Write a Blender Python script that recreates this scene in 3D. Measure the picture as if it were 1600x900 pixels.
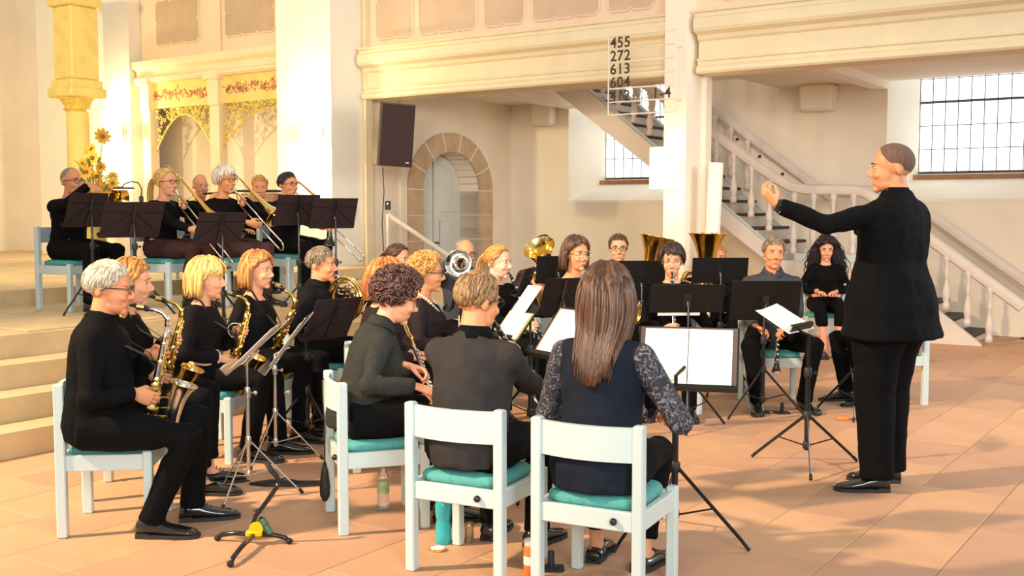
import bpy, bmesh, math, random
import numpy as np
from mathutils import Vector, Matrix, noise
PI = math.pi
random.seed(7)
scn = bpy.context.scene
C = scn.collection
for o in list(bpy.data.objects):
    bpy.data.objects.remove(o)

# ---------------------------------------------------------------- camera
F = 1700.0                                   # focal length in pixels of the 1600 px frame
PITCH = math.atan(122.0 / F)
cam_d = bpy.data.cameras.new('camera'); cam = bpy.data.objects.new('camera', cam_d); C.objects.link(cam)
cam_d.sensor_width = 36.0; cam_d.lens = 36.0 * F / 1600.0; cam_d.clip_end = 200
cam.location = (0, 0, 1.5); cam.rotation_euler = (PI/2 - PITCH, 0, 0)
scn.camera = cam
# ---------------------------------------------------------------- world, lights, exposure
scn.view_settings.view_transform = 'Standard'
scn.view_settings.look = 'None'
scn.view_settings.gamma = 1.0
scn.view_settings.use_curve_mapping = False
scn.view_settings.exposure = 0.35
wd = bpy.data.worlds.new('world'); scn.world = wd; wd.use_nodes = True
bg = wd.node_tree.nodes['Background']
bg.inputs[0].default_value = (1.0, 0.90, 0.80, 1); bg.inputs[1].default_value = 0.54

def lamp(name, kind, loc, target, energy, color, size=1.0, size_y=None, angle=None, blend=.5):
    d = bpy.data.lights.new(name, kind); d.energy = energy; d.color = color
    o = bpy.data.objects.new(name, d); C.objects.link(o); o.location = loc
    if target is not None:
        o.rotation_euler = (Vector(target) - Vector(loc)).to_track_quat('-Z', 'Y').to_euler()
    if kind == 'AREA':
        d.size = size
        if size_y: d.shape = 'RECTANGLE'; d.size_y = size_y
    elif kind in ('SPOT', 'POINT'):
        d.shadow_soft_size = size
        if kind == 'SPOT': d.spot_size = angle; d.spot_blend = blend
    return o
# assumed warm chancel spots high on the left, area lamps for assumed cool daylight behind and right of the viewer
lamp('assumed_chancel_spot', 'SPOT', (-7.5, 3.2, 6.2), (-.2, 6.8, 0.4), 5600, (1.0, .76, .48), .20, angle=.92, blend=1.0)  # assumed unseen lamp, placed from the direction the shadows fall
lamp('assumed_chancel_flood', 'SPOT', (-7.5, 7.5, 3.4), (-4.6, 15.0, 2.3), 1250, (1.0, .82, .40), .15, angle=1.5, blend=.9)  # assumed unseen lamp, set low to brighten the wall behind the arches
lamp('assumed_nave_daylight', 'AREA', (2.5, -5.0, 4.2), (.6, 6.0, .8), 560, (.72, .92, 1.0), 3.0, 3.5)  # area lamp for assumed daylight behind the viewer, no window built there
lamp('under_gallery_fill', 'SPOT', (-1.5, -2.5, 3.3), (.8, 14.5, 1.9), 2700, (1.0, .86, .70), 1.1, angle=.66, blend=.8)  # added fill spot behind the viewer, brightens the walls under the gallery
lamp('added_aisle_fill', 'AREA', (7.5, 6.5, 3.6), (2.0, 8.0, 1.0), 170, (.92, .97, 1.0), 1.6, 2.6)  # added area lamp out of view, fills from the right without any window

# ---------------------------------------------------------------- picture geometry to places in the room
def ray(px, py):
    x = (px - 800.0) / F; y = (450.0 - py) / F
    c, s = math.cos(PITCH), math.sin(PITCH)
    return Vector((x, c + y * s, -s + y * c))
CAM = Vector((0, 0, 1.5))
def at(px, py, Y):
    r = ray(px, py); return CAM + r * (Y / r.y)
def ground(px, py, z=0.0):
    r = ray(px, py); return CAM + r * ((z - 1.5) / r.z)
# church axes: u runs along the gallery, v goes into the side aisle
O = Vector((1.86, 11.52, 0)); TH = math.radians(-34.7)
UV = Matrix.Translation(O) @ Matrix.Rotation(TH, 4, 'Z')
UVI = UV.inverted()
def W(u, v, z): return UV @ Vector((u, v, z))
def uvz(px, py, v):
    a = UVI @ CAM; r = UVI.to_3x3() @ ray(px, py)
    return a + r * ((v - a.y) / r.y)
def uvz_u(px, py, u):
    a = UVI @ CAM; r = UVI.to_3x3() @ ray(px, py)
    return a + r * ((u - a.x) / r.x)

# ---------------------------------------------------------------- materials
MATS = {}
def mat(name, col, rough=.55, metal=0.0, var=0.0, vscale=6.0, bump=0.0, bscale=40.0, col2=None, stretch=None, emit=0.0, spec=None, coat=0.0, sheen=0.0, alpha=None, trans=0.0, ecol=None):
    if name in MATS: return MATS[name]
    m = bpy.data.materials.new(name); m.use_nodes = True
    nt = m.node_tree; b = nt.nodes['Principled BSDF']
    b.inputs['Base Color'].default_value = (*col, 1)
    b.inputs['Roughness'].default_value = rough; b.inputs['Metallic'].default_value = metal
    if spec is not None: b.inputs['Specular IOR Level'].default_value = spec
    if coat: b.inputs['Coat Weight'].default_value = coat
    if sheen: b.inputs['Sheen Weight'].default_value = sheen
    if trans: b.inputs['Transmission Weight'].default_value = trans
    if emit:
        b.inputs['Emission Color'].default_value = (*(ecol or col), 1); b.inputs['Emission Strength'].default_value = emit
    tc = None
    def coords():
        t = nt.nodes.new('ShaderNodeTexCoord'); mp = nt.nodes.new('ShaderNodeMapping')
        if stretch: mp.inputs['Scale'].default_value = stretch
        nt.links.new(t.outputs['Object'], mp.inputs[0]); return mp
    if var or col2:
        tc = coords(); n = nt.nodes.new('ShaderNodeTexNoise'); n.inputs['Scale'].default_value = vscale; n.inputs['Detail'].default_value = 5
        nt.links.new(tc.outputs[0], n.inputs['Vector'])
        r = nt.nodes.new('ShaderNodeValToRGB'); r.color_ramp.elements[0].position = .3; r.color_ramp.elements[1].position = .72
        c2 = col2 or tuple(max(0, c * (1 - var)) for c in col); c1 = col if col2 else tuple(min(1, c * (1 + var * .6)) for c in col)
        r.color_ramp.elements[0].color = (*c2, 1); r.color_ramp.elements[1].color = (*c1, 1)
        nt.links.new(n.outputs['Fac'], r.inputs[0]); nt.links.new(r.outputs[0], b.inputs['Base Color'])
    if bump:
        if tc is None: tc = coords()
        n2 = nt.nodes.new('ShaderNodeTexNoise'); n2.inputs['Scale'].default_value = bscale; n2.inputs['Detail'].default_value = 4
        nt.links.new(tc.outputs[0], n2.inputs['Vector'])
        bp = nt.nodes.new('ShaderNodeBump'); bp.inputs['Strength'].default_value = bump; bp.inputs['Distance'].default_value = .02
        nt.links.new(n2.outputs['Fac'], bp.inputs['Height']); nt.links.new(bp.outputs[0], b.inputs['Normal'])
    MATS[name] = m
    return m
M_wall = mat('plaster_cream', (.91, .79, .64), .9, var=.06, vscale=1.5, bump=.05, bscale=60)
M_wallw = mat('plaster_white', (.90, .84, .72), .9, var=.04, vscale=2, bump=.04, bscale=60)
M_wallp = mat('parapet_pink_cream', (.84, .64, .46), .85, var=.05, vscale=2.5, bump=.03)
M_panel = mat('parapet_panel_tan', (.66, .47, .33), .85, var=.08, vscale=3.0, bump=.03)
M_mould = mat('moulding_yellow_cream', (.82, .68, .45), .7, var=.05, vscale=4)
M_gold = mat('chancel_yellow', (.80, .62, .20), .6, var=.12, vscale=5)
M_goldc = mat('carved_gilt', (.86, .66, .16), .4, .35, var=.3, vscale=30)
M_stone = mat('door_sandstone', (.62, .43, .27), .9, var=.18, vscale=5, bump=.12, bscale=50)
M_joint = mat('pale_mortar', (.85, .74, .60), .95)
M_floor = mat('floor_sandstone', (.58, .315, .18), .62, var=.12, vscale=2.2, bump=.06, bscale=25, col2=None)
M_floorb = mat('floor_joint', (.16, .08, .05), .95)
M_floor2 = mat('floor_sandstone_warm', (.62, .345, .19), .6, var=.13, vscale=2.6, bump=.06, bscale=25)
M_floor3 = mat('floor_sandstone_grey', (.53, .29, .175), .66, var=.12, vscale=2.0, bump=.06, bscale=25)
M_step = mat('chancel_stone', (.66, .48, .26), .7, var=.14, vscale=3, bump=.08)
M_white = mat('white_lacquer', (.57, .655, .64), .38, coat=.2)
M_offw = mat('painted_wood_cream', (.78, .66, .54), .55, var=.05, vscale=5)
M_rail = mat('stair_paint', (.74, .64, .57), .45, var=.06, vscale=5)
M_doorl = mat('door_paint_grey', (.74, .74, .68), .5, var=.04)
M_dark = mat('dark_gap', (.03, .025, .02), .8)
M_brown = mat('brown_wood', (.36, .17, .08), .5, var=.2, vscale=8)
M_tread = mat('dark_tread', (.03, .025, .022), .6)
M_black = mat('matte_black', (.012, .012, .013), .55)
M_blackg = mat('glossy_black', (.012, .012, .013), .22)
M_rubber = mat('rubber', (.015, .015, .015), .8)
M_lead = mat('lead_came', (.10, .09, .08), .6)
M_glass_lit = mat('daylit_window_glass', (.9, .95, 1.0), .3, emit=1.7, ecol=(.88, .96, 1.0), var=.0)
M_shade = mat('lit_lamp_shade', (1, .93, .75), .5, emit=2.4, ecol=(1.0, .88, .58))
M_paper = mat('paper', (.92, .88, .80), .8)
M_ink = mat('printed_ink', (.05, .03, .03), .8); M_stave = mat('fine_print', (.50, .46, .42), .8)
M_teal = mat('teal_upholstery', (.085, .35, .32), .85, var=.14, vscale=60, bump=.15, bscale=180)
M_chrome = mat('chrome', (.72, .70, .68), .22, 1.0)
M_silver = mat('silver_plate', (.80, .79, .78), .16, 1.0)
M_brass = mat('lacquered_brass', (.86, .55, .13), .16, 1.0)
M_brassd = mat('red_brass', (.80, .38, .12), .2, 1.0)
M_brasy = mat('yellow_brass', (.88, .66, .22), .14, 1.0)
M_nickel = mat('nickel', (.74, .70, .62), .18, 1.0)
M_wax = mat('candle_wax', (.90, .80, .66), .5)

# ---------------------------------------------------------------- mesh builder
def frames(pts, up=None):
    n = len(pts); T = []
    for i in range(n):
        a = pts[max(i-1, 0)]; b = pts[min(i+1, n-1)]; t = (b - a)
        T.append(t.normalized() if t.length > 1e-9 else Vector((0, 0, 1)))
    u = Vector(up) if up is not None else (Vector((0, 0, 1)) if abs(T[0].z) < .9 else Vector((1, 0, 0)))
    x = (u - T[0] * u.dot(T[0])).normalized(); out = []
    for i in range(n):
        if i:
            q = T[i-1].rotation_difference(T[i]); x = q @ x
            x = (x - T[i] * x.dot(T[i])).normalized()
        out.append((x, T[i].cross(x)))
    return out
def V(*a): return Vector(a)
class MB:
    def __init__(s): s.v = []; s.f = []; s.m = []
    def add(s, vs, fs, mi=0):
        k = len(s.v); s.v.extend(vs); s.f.extend([tuple(i + k for i in f) for f in fs]); s.m.extend([mi] * len(fs)); return s
    def rings(s, R, mi=0, cap=True, closed=False):
        n = len(R[0]); vs = [p for r in R for p in r]; fs = []
        m = len(R)
        for i in range(m if closed else m-1):
            for j in range(n):
                a = i*n+j; b = i*n+(j+1) % n; i2 = (i+1) % m
                fs.append((a, b, i2*n+(j+1) % n, i2*n+j))
        if cap and not closed:
            fs.append(tuple(range(n-1, -1, -1))); fs.append(tuple((m-1)*n+j for j in range(n)))
        return s.add(vs, fs, mi)
    def tube(s, pts, r, n=8, mi=0, cap=True, up=None, closed=False):
        pts = [Vector(p) for p in pts]
        fr = frames(pts, up); R = []
        for i, p in enumerate(pts):
            ri = r[i] if isinstance(r, (list, tuple)) else r
            rx, ry = ri if isinstance(ri, (list, tuple)) else (ri, ri)
            x, y = fr[i]
            R.append([p + x*(rx*math.cos(2*PI*j/n)) + y*(ry*math.sin(2*PI*j/n)) for j in range(n)])
        return s.rings(R, mi, cap, closed)
    def lathe(s, prof, n=12, M=None, mi=0, cap=True):
        M = M or Matrix(); R = [[M @ Vector((r*math.cos(2*PI*j/n), r*math.sin(2*PI*j/n), z)) for j in range(n)] for r, z in prof]
        return s.rings(R, mi, cap)
    def ell(s, c, r, M=None, nu=12, nv=8, mi=0):
        M = M or Matrix(); c = Vector(c); R = []
        for i in range(1, nv):
            a = PI*i/nv
            R.append([M @ (c + Vector((r[0]*math.sin(a)*math.cos(2*PI*j/nu), r[1]*math.sin(a)*math.sin(2*PI*j/nu), -r[2]*math.cos(a)))) for j in range(nu)])
        k = len(s.v)
        s.rings(R, mi, cap=False)
        k2 = len(s.v); s.v.append(M @ (c + Vector((0, 0, -r[2])))); s.v.append(M @ (c + Vector((0, 0, r[2]))))
        for j in range(nu):
            s.f.append((k + (j+1) % nu, k + j, k2)); s.m.append(mi)
            b = k + (nv-2)*nu; s.f.append((b + j, b + (j+1) % nu, k2+1)); s.m.append(mi)
        return s
    def box(s, c, d, M=None, mi=0):
        M = M or Matrix(); c = Vector(c); x, y, z = d[0]/2, d[1]/2, d[2]/2
        vs = [M @ (c + Vector(p)) for p in ((-x,-y,-z),(x,-y,-z),(x,y,-z),(-x,y,-z),(-x,-y,z),(x,-y,z),(x,y,z),(-x,y,z))]
        return s.add(vs, [(3,2,1,0),(4,5,6,7),(0,1,5,4),(1,2,6,5),(2,3,7,6),(3,0,4,7)], mi)
    def lohi(s, a, b, M=None, mi=0):
        a = Vector(a); b = Vector(b); return s.box((a+b)/2, b-a, M, mi)
    def cbox(s, c, d, b=.006, M=None, mi=0):      # box with chamfered edges
        M = M or Matrix(); c = Vector(c); R = []
        x, y, z = d[0]/2, d[1]/2, d[2]/2; b = min(b, x*.6, y*.6, z*.6)
        for zz, k in ((-z, b), (-z+b, 0), (z-b, 0), (z, b)):
            X = x-k; Y = y-k; q = b
            R.append([M @ (c + Vector((px, py, zz))) for px, py in ((-X+q,-Y),(X-q,-Y),(X,-Y+q),(X,Y-q),(X-q,Y),(-X+q,Y),(-X,Y-q),(-X,-Y+q))])
        return s.rings(R, mi)
    def prism(s, poly, a, b, M=None, mi=0, axis='x'):   # polygon swept along an axis from a to b
        M = M or Matrix()
        def P(p, t):
            return M @ (Vector((t, p[0], p[1])) if axis == 'x' else Vector((p[0], t, p[1])) if axis == 'y' else Vector((p[0], p[1], t)))
        n = len(poly); vs = [P(p, a) for p in poly] + [P(p, b) for p in poly]
        fs = [(j, (j+1) % n, n+(j+1) % n, n+j) for j in range(n)] + [tuple(range(n-1, -1, -1)), tuple(range(n, 2*n))]
        return s.add(vs, fs, mi)
    def xf(s, M): s.v = [M @ p for p in s.v]; return s
    def mesh(s, name='m'):
        me = bpy.data.meshes.new(name); me.from_pydata([tuple(p) for p in s.v], [], s.f); return me
    def build(s, name, mats, parent=None, smooth=False, M=None, fix=True):
        me = s.mesh(name)
        if not isinstance(mats, (list, tuple)): mats = [mats]
        for m in mats: me.materials.append(m)
        if len(mats) > 1: me.polygons.foreach_set('material_index', s.m)
        if fix:
            b = bmesh.new(); b.from_mesh(me); bmesh.ops.recalc_face_normals(b, faces=b.faces); b.to_mesh(me); b.free()
        if smooth:
            me.polygons.foreach_set('use_smooth', [True]*len(me.polygons))
            if smooth == 'auto': me.set_sharp_from_angle(angle=math.radians(38))
        return link(name, me, parent, M)
def link(name, me, parent=None, M=None):
    o = bpy.data.objects.new(name, me); C.objects.link(o)
    if parent is not None: o.parent = parent
    if M is not None: o.matrix_local = M
    return o
def thing(name, label, cat, M=None, group=None):
    o = bpy.data.objects.new(name, None); C.objects.link(o); o.empty_display_size = .1
    if M is not None: o.matrix_local = M
    o['label'] = label; o['category'] = cat
    if group: o['group'] = group
    return o
def tag(o, label, cat, group=None):
    o['label'] = label; o['category'] = cat
    if group: o['group'] = group
    return o
def struct(o): o['kind'] = 'structure'; return o
def dup(root, M, label=None, group=None):
    def cp(o, par):
        c = o.copy(); C.objects.link(c)
        if par is not None: c.parent = par; c.matrix_local = o.matrix_local.copy()
        for ch in o.children: cp(ch, c)
        return c
    r = cp(root, None); r.matrix_local = M
    if label: r['label'] = label
    if group: r['group'] = group
    return r
def TM(loc, heading=0.0, z=None):     # local +Y looks along heading (degrees ccw from +X)
    return Matrix.Translation(Vector(loc)) @ Matrix.Rotation(math.radians(heading - 90), 4, 'Z')
# ================================================================ THE SETTING (u, v, z frame)
fl = struct(MB().lohi((-14, -18, -.14), (9, 4.6, -.012)).build('floor', M_floorb, M=UV))
row = .423; slab = .70
tiles = []
for i in range(-26, 14):
    u0 = 2.275 + row*i
    if u0 > 6 or u0 < -1.6: continue
    off = random.Random(i).random()*slab
    for j in range(-24, 14):
        v0 = -5.31 + slab*j + off
        c = UV @ Vector((u0 + row/2, v0 + slab/2, 0))
        if c.y < 3.0 or abs(c.x) > c.y*.56 + .5 or v0 > 3.0: continue
        tiles.append((c.length, u0, v0))
tiles.sort()
g = .0035
tm = MB().cbox((row/2, slab/2, -.01), (row - g, slab - g, .02), .002).mesh('floor_tile')
tmm = []
for m in (M_floor, M_floor2, M_floor3):
    t2 = tm.copy(); t2.materials.append(m); tmm.append(t2)
rest = MB()
for k, (d, u0, v0) in enumerate(tiles):
    if k < 290:
        link('floor_tile', random.choice(tmm), fl, Matrix.Translation((u0, v0, random.uniform(-.0012, .0006))))
    else:
        rest.lohi((u0+g/2, v0+g/2, -.02), (u0+row-g/2, v0+slab-g/2, 0))
if rest.v:
    r_ = rest.build('floor_tiles', M_floor2, fl); r_['kind'] = 'stuff'
# chancel platform with steps down to the nave floor
PZ = .64
pf = struct(MB().lohi((-14, -18, 0), (-2.05, -.4, PZ)).build('floor_platform', M_step, M=UV))
for k in range(3):
    struct(MB().lohi((-2.05 + .30*k, -18, 0), (-2.05 + .30*(k+1), -.4, PZ - .16*(k+1))).build('floor_step', M_step, M=UV))
struct(MB().lohi((-14, -18, PZ), (-4.05, .75, PZ + .15)).build('floor_step', M_step, M=UV))
# slabs of the platform as parts
sm = MB().cbox((.3, .5, .006), (.594, .994, .012), .003).mesh('floor_tile'); sm.materials.append(M_step)
for i in range(3):
    for j in range(6):
        link('floor_tile', sm, pf, Matrix.Translation((-3.95 + .61*i, -6.2 + 1.0*j - .4*(i % 2), PZ)) )

# ---- column carrying the gallery and the big chancel pillars
def pillar(name, a, b, m):
    mb = MB(); mb.lohi(a, b)
    return struct(mb.build(name, m, M=UV))
pc = pillar('pillar_1', (-.20, -.18, 0), (.05, .20, 5.2), M_wall)
MB().lohi((-.06, .20, 0), (.10, .34, 2.95)).build('pilaster_edge', M_wall, pc)
pb = pillar('pillar_2', (-5.56, -.58, 0), (-4.60, .02, 6.5), M_wallw)
MB().lohi((-4.62, -.03, 0), (-4.52, .10, 6.4)).build('pilaster_edge', M_mould, pb)
q0 = uvz(150, 300, -.15); q1 = uvz(207, 300, -.15)
pl = pillar('pillar_3', (q0.x - 1.5, -.15, PZ), (q1.x, .3, 6.5), M_wallw)
# gilded altar column at the far left
ax = uvz(133, 300, -1.2)
gc = thing('altar_column', 'gilded yellow altar column with capital at far left', 'column', UV @ Matrix.Translation((ax.x - .12, -1.2, PZ)))
MB().lathe([(.24,0),(.24,.2),(.20,.25),(.165,.3),(.16,1.2),(.155,2.25)], 20).build('shaft', M_gold, gc, smooth='auto')
MB().cbox((0,0,.12),(.56,.56,.24),.02).build('plinth', M_gold, gc)
cz = 2.25
MB().lathe([(.16,cz),(.20,cz+.03),(.17,cz+.06),(.22,cz+.14),(.27,cz+.2)], 20).build('capital', M_goldc, gc, smooth='auto')
MB().cbox((0,0,cz+.26),(.58,.58,.14),.02).cbox((0,0,cz+.38),(.5,.5,.12),.01).build('abacus', M_gold, gc)
MB().cbox((0,0,cz+.95),(.44,.44,1.02),.02).cbox((0,0,cz+1.52),(.54,.54,.12),.02).build('entablature_block', M_gold, gc)
struct(MB().lohi((-14, .3, 0), (q0.x, .5, 6.5)).build('wall_chancel', M_wall, M=UV))

struct(MB().lohi((-13.2, -18, 0), (-13.0, .5, 6.5)).build('wall_left', M_wall, M=UV))

# ---- gallery: profiled beam, parapet with moulded panels
def gallery(nm, u0, u1, panels, top):
    prof = [(.30,2.91),(-.04,2.91),(-.06,2.93),(-.06,2.97),(-.02,3.0),(-.02,3.04),(0,3.06),(0,3.24),(-.03,3.26),(-.05,3.30),(-.12,3.33),(-.14,3.36),(-.14,3.46),(-.11,3.48),(-.11,3.52),(.30,3.52)]
    w = struct(MB().lohi((u0, .06, 3.5), (u1, .26, top)).build('wall_' + nm, M_wallp, M=UV))
    MB().prism(prof, u0, u1).build('cornice_beam', M_mould, w)
    MB().tube([(u0, -.125, 3.535), (u1, -.125, 3.535)], .018, 8).build('trim_moulding', M_mould, w)
    MB().tube([(u0, -.03, 3.05), (u1, -.03, 3.05)], .014, 8).build('trim_moulding', M_mould, w)
    for (a, b, zt, zb) in panels:
        add_panel(w, a, b, zb, zt, .06)
    return w
def add_panel(w, a, b, zb, zt, v, M_p=None):
    n = .055
    # outline with scooped corners and small cusps at mid side
    def side(p, q, k):
        p = Vector(p); q = Vector(q); out = []
        d = (q-p).normalized(); nn = Vector((-d.y, d.x)); L = (q-p).length
        for t in ([.5] if k == 1 else [.33, .67]):
            m = p + d*L*t
            out += [m - d*.035, m + nn*.035, m + d*.035]
        return out
    P = []
    cs = [(a, zb), (b, zb), (b, zt), (a, zt)]
    ins = [(1,1),(-1,1),(-1,-1),(1,-1)]
    for i in range(4):
        x, z = cs[i]; ix, iz = ins[i]
        nx, nz = cs[(i+1) % 4]; jx, jz = ins[(i+1) % 4]
        if i % 2 == 0: st = (x + ix*n, z); en = (nx + jx*n, nz)
        else: st = (x, z + iz*n); en = (nx, nz + jz*n)
        if i % 2 == 0: P += [Vector((x + ix*n*.25, z + iz*n*.25))] if False else []
        P += [Vector(st)] + side(st, en, 2 if abs(nx-x) > .8 else 1) + [Vector(en)]
    pts3 = [Vector((p.x, v, p.y)) for p in P]
    k = len(pts3)
    c = Vector(((a+b)/2, v - .003, (zb+zt)/2))
    vs = [Vector((p.x, v - .003, p.z)) for p in pts3] + [Vector((p.x, v + .012, p.z)) for p in pts3]
    mb = MB(); mb.add(vs + [c], [(j, (j+1) % k, 2*k) for j in range(k)] + [(j, k + j, k + (j+1) % k, (j+1) % k) for j in range(k)])
    mb.build('panel', M_p or M_panel, w)
    MB().tube([p + Vector((0, -.006, 0)) for p in pts3], .014, 6, closed=True).build('panel_moulding', M_wallp, w, smooth=True)
vf = .06
def pan(x0, x1, yb0, ytop):
    a = uvz(x0, yb0, vf); b = uvz(x1, yb0, vf)
    return (a.x, b.x, 4.62, a.z)
PANS = []
for x0, x1, yb in ((588, 646, 66), (655, 745, 60), (756, 820, 48), (832, 937, 40), (950, 1023, 27)):
    a = uvz(x0, yb, vf); b = uvz(x1, yb - 6, vf); PANS.append((a.x, b.x, 4.6, 3.66))
gallery('gallery_nave', -4.58, -.20, PANS, 4.9)
PR = []
for k in range(5):
    PR.append((.30 + 1.0*k, 1.16 + 1.0*k, 4.6, 3.66))
gallery('gallery_side', .10, 6.2, PR, 4.9)
MB().lohi((-.2, .02, 3.5), (.12, .2, 4.95)).build('pilaster', M_wallp, pc)

# ---- chancel loft on the left: parapet, cornice, painted frieze, carved arches
ul0 = q1.x + .02; ul1 = -5.50; um = uvz(338, 200, .0).x
wl = struct(MB().lohi((ul0, .06, 3.72), (ul1, .26, 5.0)).build('wall_chancel_loft', M_wallp, M=UV))
prof = [(.3,3.40),(-.05,3.40),(-.09,3.43),(-.09,3.47),(-.05,3.49),(-.05,3.58),(-.11,3.62),(-.13,3.66),(-.13,3.72),(.3,3.74)]
MB().prism(prof, ul0, ul1).build('cornice_beam', M_mould, wl)
MB().lohi((ul0, .0, 4.86), (ul1, .2, 4.96)).build('trim_moulding', M_mould, wl)
MB().lohi((uvz(320, 60, .04).x, .02, 3.72), (uvz(346, 60, .04).x, .10, 4.9)).build('pilaster', M_wallp, wl)
M_panel2 = mat('loft_panel_brown', (.56, .40, .27), .85, var=.10, vscale=3)
for x0, x1 in ((244, 312), (352, 431)):
    a = uvz(x0, 60, .06); b = uvz(x1, 60, .06); add_panel(wl, a.x, b.x, 3.95, 4.62, .06, M_panel2)
fz = MB().lohi((ul0, .02, 3.02), (ul1, .12, 3.40)).build('frieze', M_gold, wl)
# painted garland on the frieze: small petals
rg = random.Random(3); gm = MB()
M_garland = mat('garland_red', (.58, .26, .12), .8)
for k in range(330):
    u = rg.uniform(ul0 + .2, ul1 - .12); z = 3.215 + rg.gauss(0, .04)
    if abs(u - um) < .15: continue
    a = rg.uniform(0, PI); gm.box((0,0,0), (rg.uniform(.03,.07), .004, .022), Matrix.Translation((u, .018, z)) @ Matrix.Rotation(a, 4, 'Y'))
gm.build('painted_garland', M_garland, fz)['kind'] = 'stuff'
cols = []
for u in (uvz(232, 200, .0).x, um):
    cc = MB(); cc.cbox((u, .04, 1.9), (.20, .16, 2.55), .01).cbox((u, -.01, 3.42), (.30, .22, .12), .01).cbox((u, .02, 3.2), (.22, .18, .42), .01)
    cc.build('pilaster', M_mould, wl)
# carved spandrels
rs = random.Random(5)
def spandrel(u0, u1):
    mb = MB(); cu = (u0+u1)/2; hw = (u1-u0)/2
    n = 150
    for k in range(n):
        t = rs.uniform(-1, 1); zarch = 3.0 - .52*abs(t)**1.9 - .06
        z = rs.uniform(zarch - .02, 3.02)
        r = rs.uniform(.016, .038)
        pts = []; a0 = rs.uniform(0, 6.28)
        for q in range(7):
            a = a0 + q*.9*rs.choice((1, 1)); rr = r*(1 - q*.1)
            pts.append(V(cu + t*hw + rr*math.cos(a), .03 + .008*math.sin(a*2), z + rr*math.sin(a)))
        mb.tube(pts, [.010]*5 + [.007, .004], 5)
    edge = [V(cu + hw*t, .03, 2.95 - .52*abs(t)**1.9 - .04) for t in [i/12-1 for i in range(25)]]
    mb.tube(edge, .013, 6)
    o = mb.build('carved_spandrel', M_goldc, wl, smooth=True)
spandrel(uvz(242, 200, .0).x, um - .10); spandrel(um + .10, ul1 + .1)
struct(MB().lohi((ul0 - 3, .75, 0), (-4.60, .87, 5)).build('wall_chancel_back', M_wall, M=UV))

# ---- aisle under the gallery: end wall with door, window wall, ceiling
VB = 3.4; ZC = 3.10
wb = MB(); WIN = [(-3.59, -1.35), (1.08, 3.35)]; us = [-4.72, -3.59, -1.35, 1.08, 3.35, 8.0]
for a, b in ((-4.72, -3.59), (-1.35, 1.08), (3.35, 8.0)): wb.lohi((a, VB, 0), (b, VB + .9, 5.2))
for a, b in WIN: wb.lohi((a, VB, 0), (b, VB + .9, 1.62))
wbk = struct(wb.build('wall_aisle', M_wall, M=UV))
VG = VB + .78
for wi, (a, b) in enumerate(WIN):
    wn = struct(bpy.data.objects.new('window_%d' % (wi+1), None)); C.objects.link(wn); wn.matrix_local = UV
    ga, gb = a + .20, b - .20; zs = 1.98
    # splayed reveals and sloping sill
    MB().prism([(a, VB), (ga, VG), (ga, VG+.05), (a, VG+.05)], 1.62, 5.2, axis='z').build('window_reveal', M_wallw, wn)
    MB().prism([(b, VB), (gb, VG), (gb, VG+.05), (b, VG+.05)], 1.62, 5.2, axis='z').build('window_reveal', M_wallw, wn)
    MB().prism([(VB - .01, 1.60), (VB - .01, 1.64), (VG - .10, zs - .08), (VG + .05, zs - .08), (VG+.05, 1.60)], a, b).build('window_slope', M_wallw, wn)
    MB().lohi((ga - .06, VG - .14, zs - .09), (gb + .06, VG, zs - .03)).build('window_sill', M_brown, wn)
    nx = 12; pw = (gb - ga)/nx; hz = .30
    for j in range(9):
        for i in range(nx):
            if wi == 1 and i > 8: continue
            MBp = link('window_pane', PANE, wn, Matrix.Translation((ga + pw*i, VG, zs + hz*j))) if (wi or i or j) else None
            if MBp is None:
                PANE = MB().lohi((.006, 0, .006), (pw - .006, .012, hz - .006)).mesh('window_pane'); PANE.materials.append(M_glass_lit)
                link('window_pane', PANE, wn, Matrix.Translation((ga, VG, zs)))
    bars = MB()
    for i in range(nx+1): bars.lohi((ga + pw*i - .0045, VG - .01, zs), (ga + pw*i + .0045, VG + .02, zs + hz*9))
    for j in range(10):
        t = .016 if j % 3 == 0 else .0045
        bars.lohi((ga, VG - .012, zs + hz*j - t), (gb, VG + .02, zs + hz*j + t))
    bars.build('window_frame', M_lead, wn)
cl = MB(); cl.lohi((-4.72, .25, ZC), (-3.05, VB, ZC + .3)).lohi((-3.05, .25, ZC), (-.35, 2.12, ZC + .3)).lohi((-.35, .25, ZC), (8, VB, ZC + .3))
struct(cl.build('ceiling', M_wall, M=UV))
struct(MB().lohi((-3.6, .30, ZC - .10), (-3.35, VB, ZC)).lohi((.9, .3, ZC - .1), (1.1, VB, ZC)).build('trim_1', M_wall, M=UV))
cb = MB().cbox((-3.95, VB - .12, ZC - .17), (.34, .24, .34), .03).build('trim_2', M_wall, M=UV); struct(cb)
cb = MB().cbox((.25, VB - .14, ZC - .17), (.42, .28, .34), .03).build('trim_3', M_wall, M=UV); struct(cb)
# end wall with the arched doorway
UD = -4.64; va, vb_ = 1.23, 2.55; vc = (va+vb_)/2; hw = (vb_-va)/2; zsp = 1.78; rise = .55
def arch(t, grow=0.0):     # t in 0..1 along the arch, from low v to high v
    a = PI*(1-t); return (vc + (hw+grow)*math.cos(a), zsp + (rise + grow*.85)*math.sin(a))
def arch_wall(mb, u0, u1):
    mb.lohi((u0, -.1, 0), (u1, va, 5.2)); mb.lohi((u0, vb_, 0), (u1, VB + .1, 5.2))
    n = 16
    for i in range(n):
        p = arch(i/n); q = arch((i+1)/n)
        mb.prism([(p[0], p[1]), (q[0], q[1]), (q[0], 5.2), (p[0], 5.2)], u0, u1)
wd_ = MB(); arch_wall(wd_, UD - .45, UD); wend = struct(wd_.build('wall_door_end', M_wall, M=UV))
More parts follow.
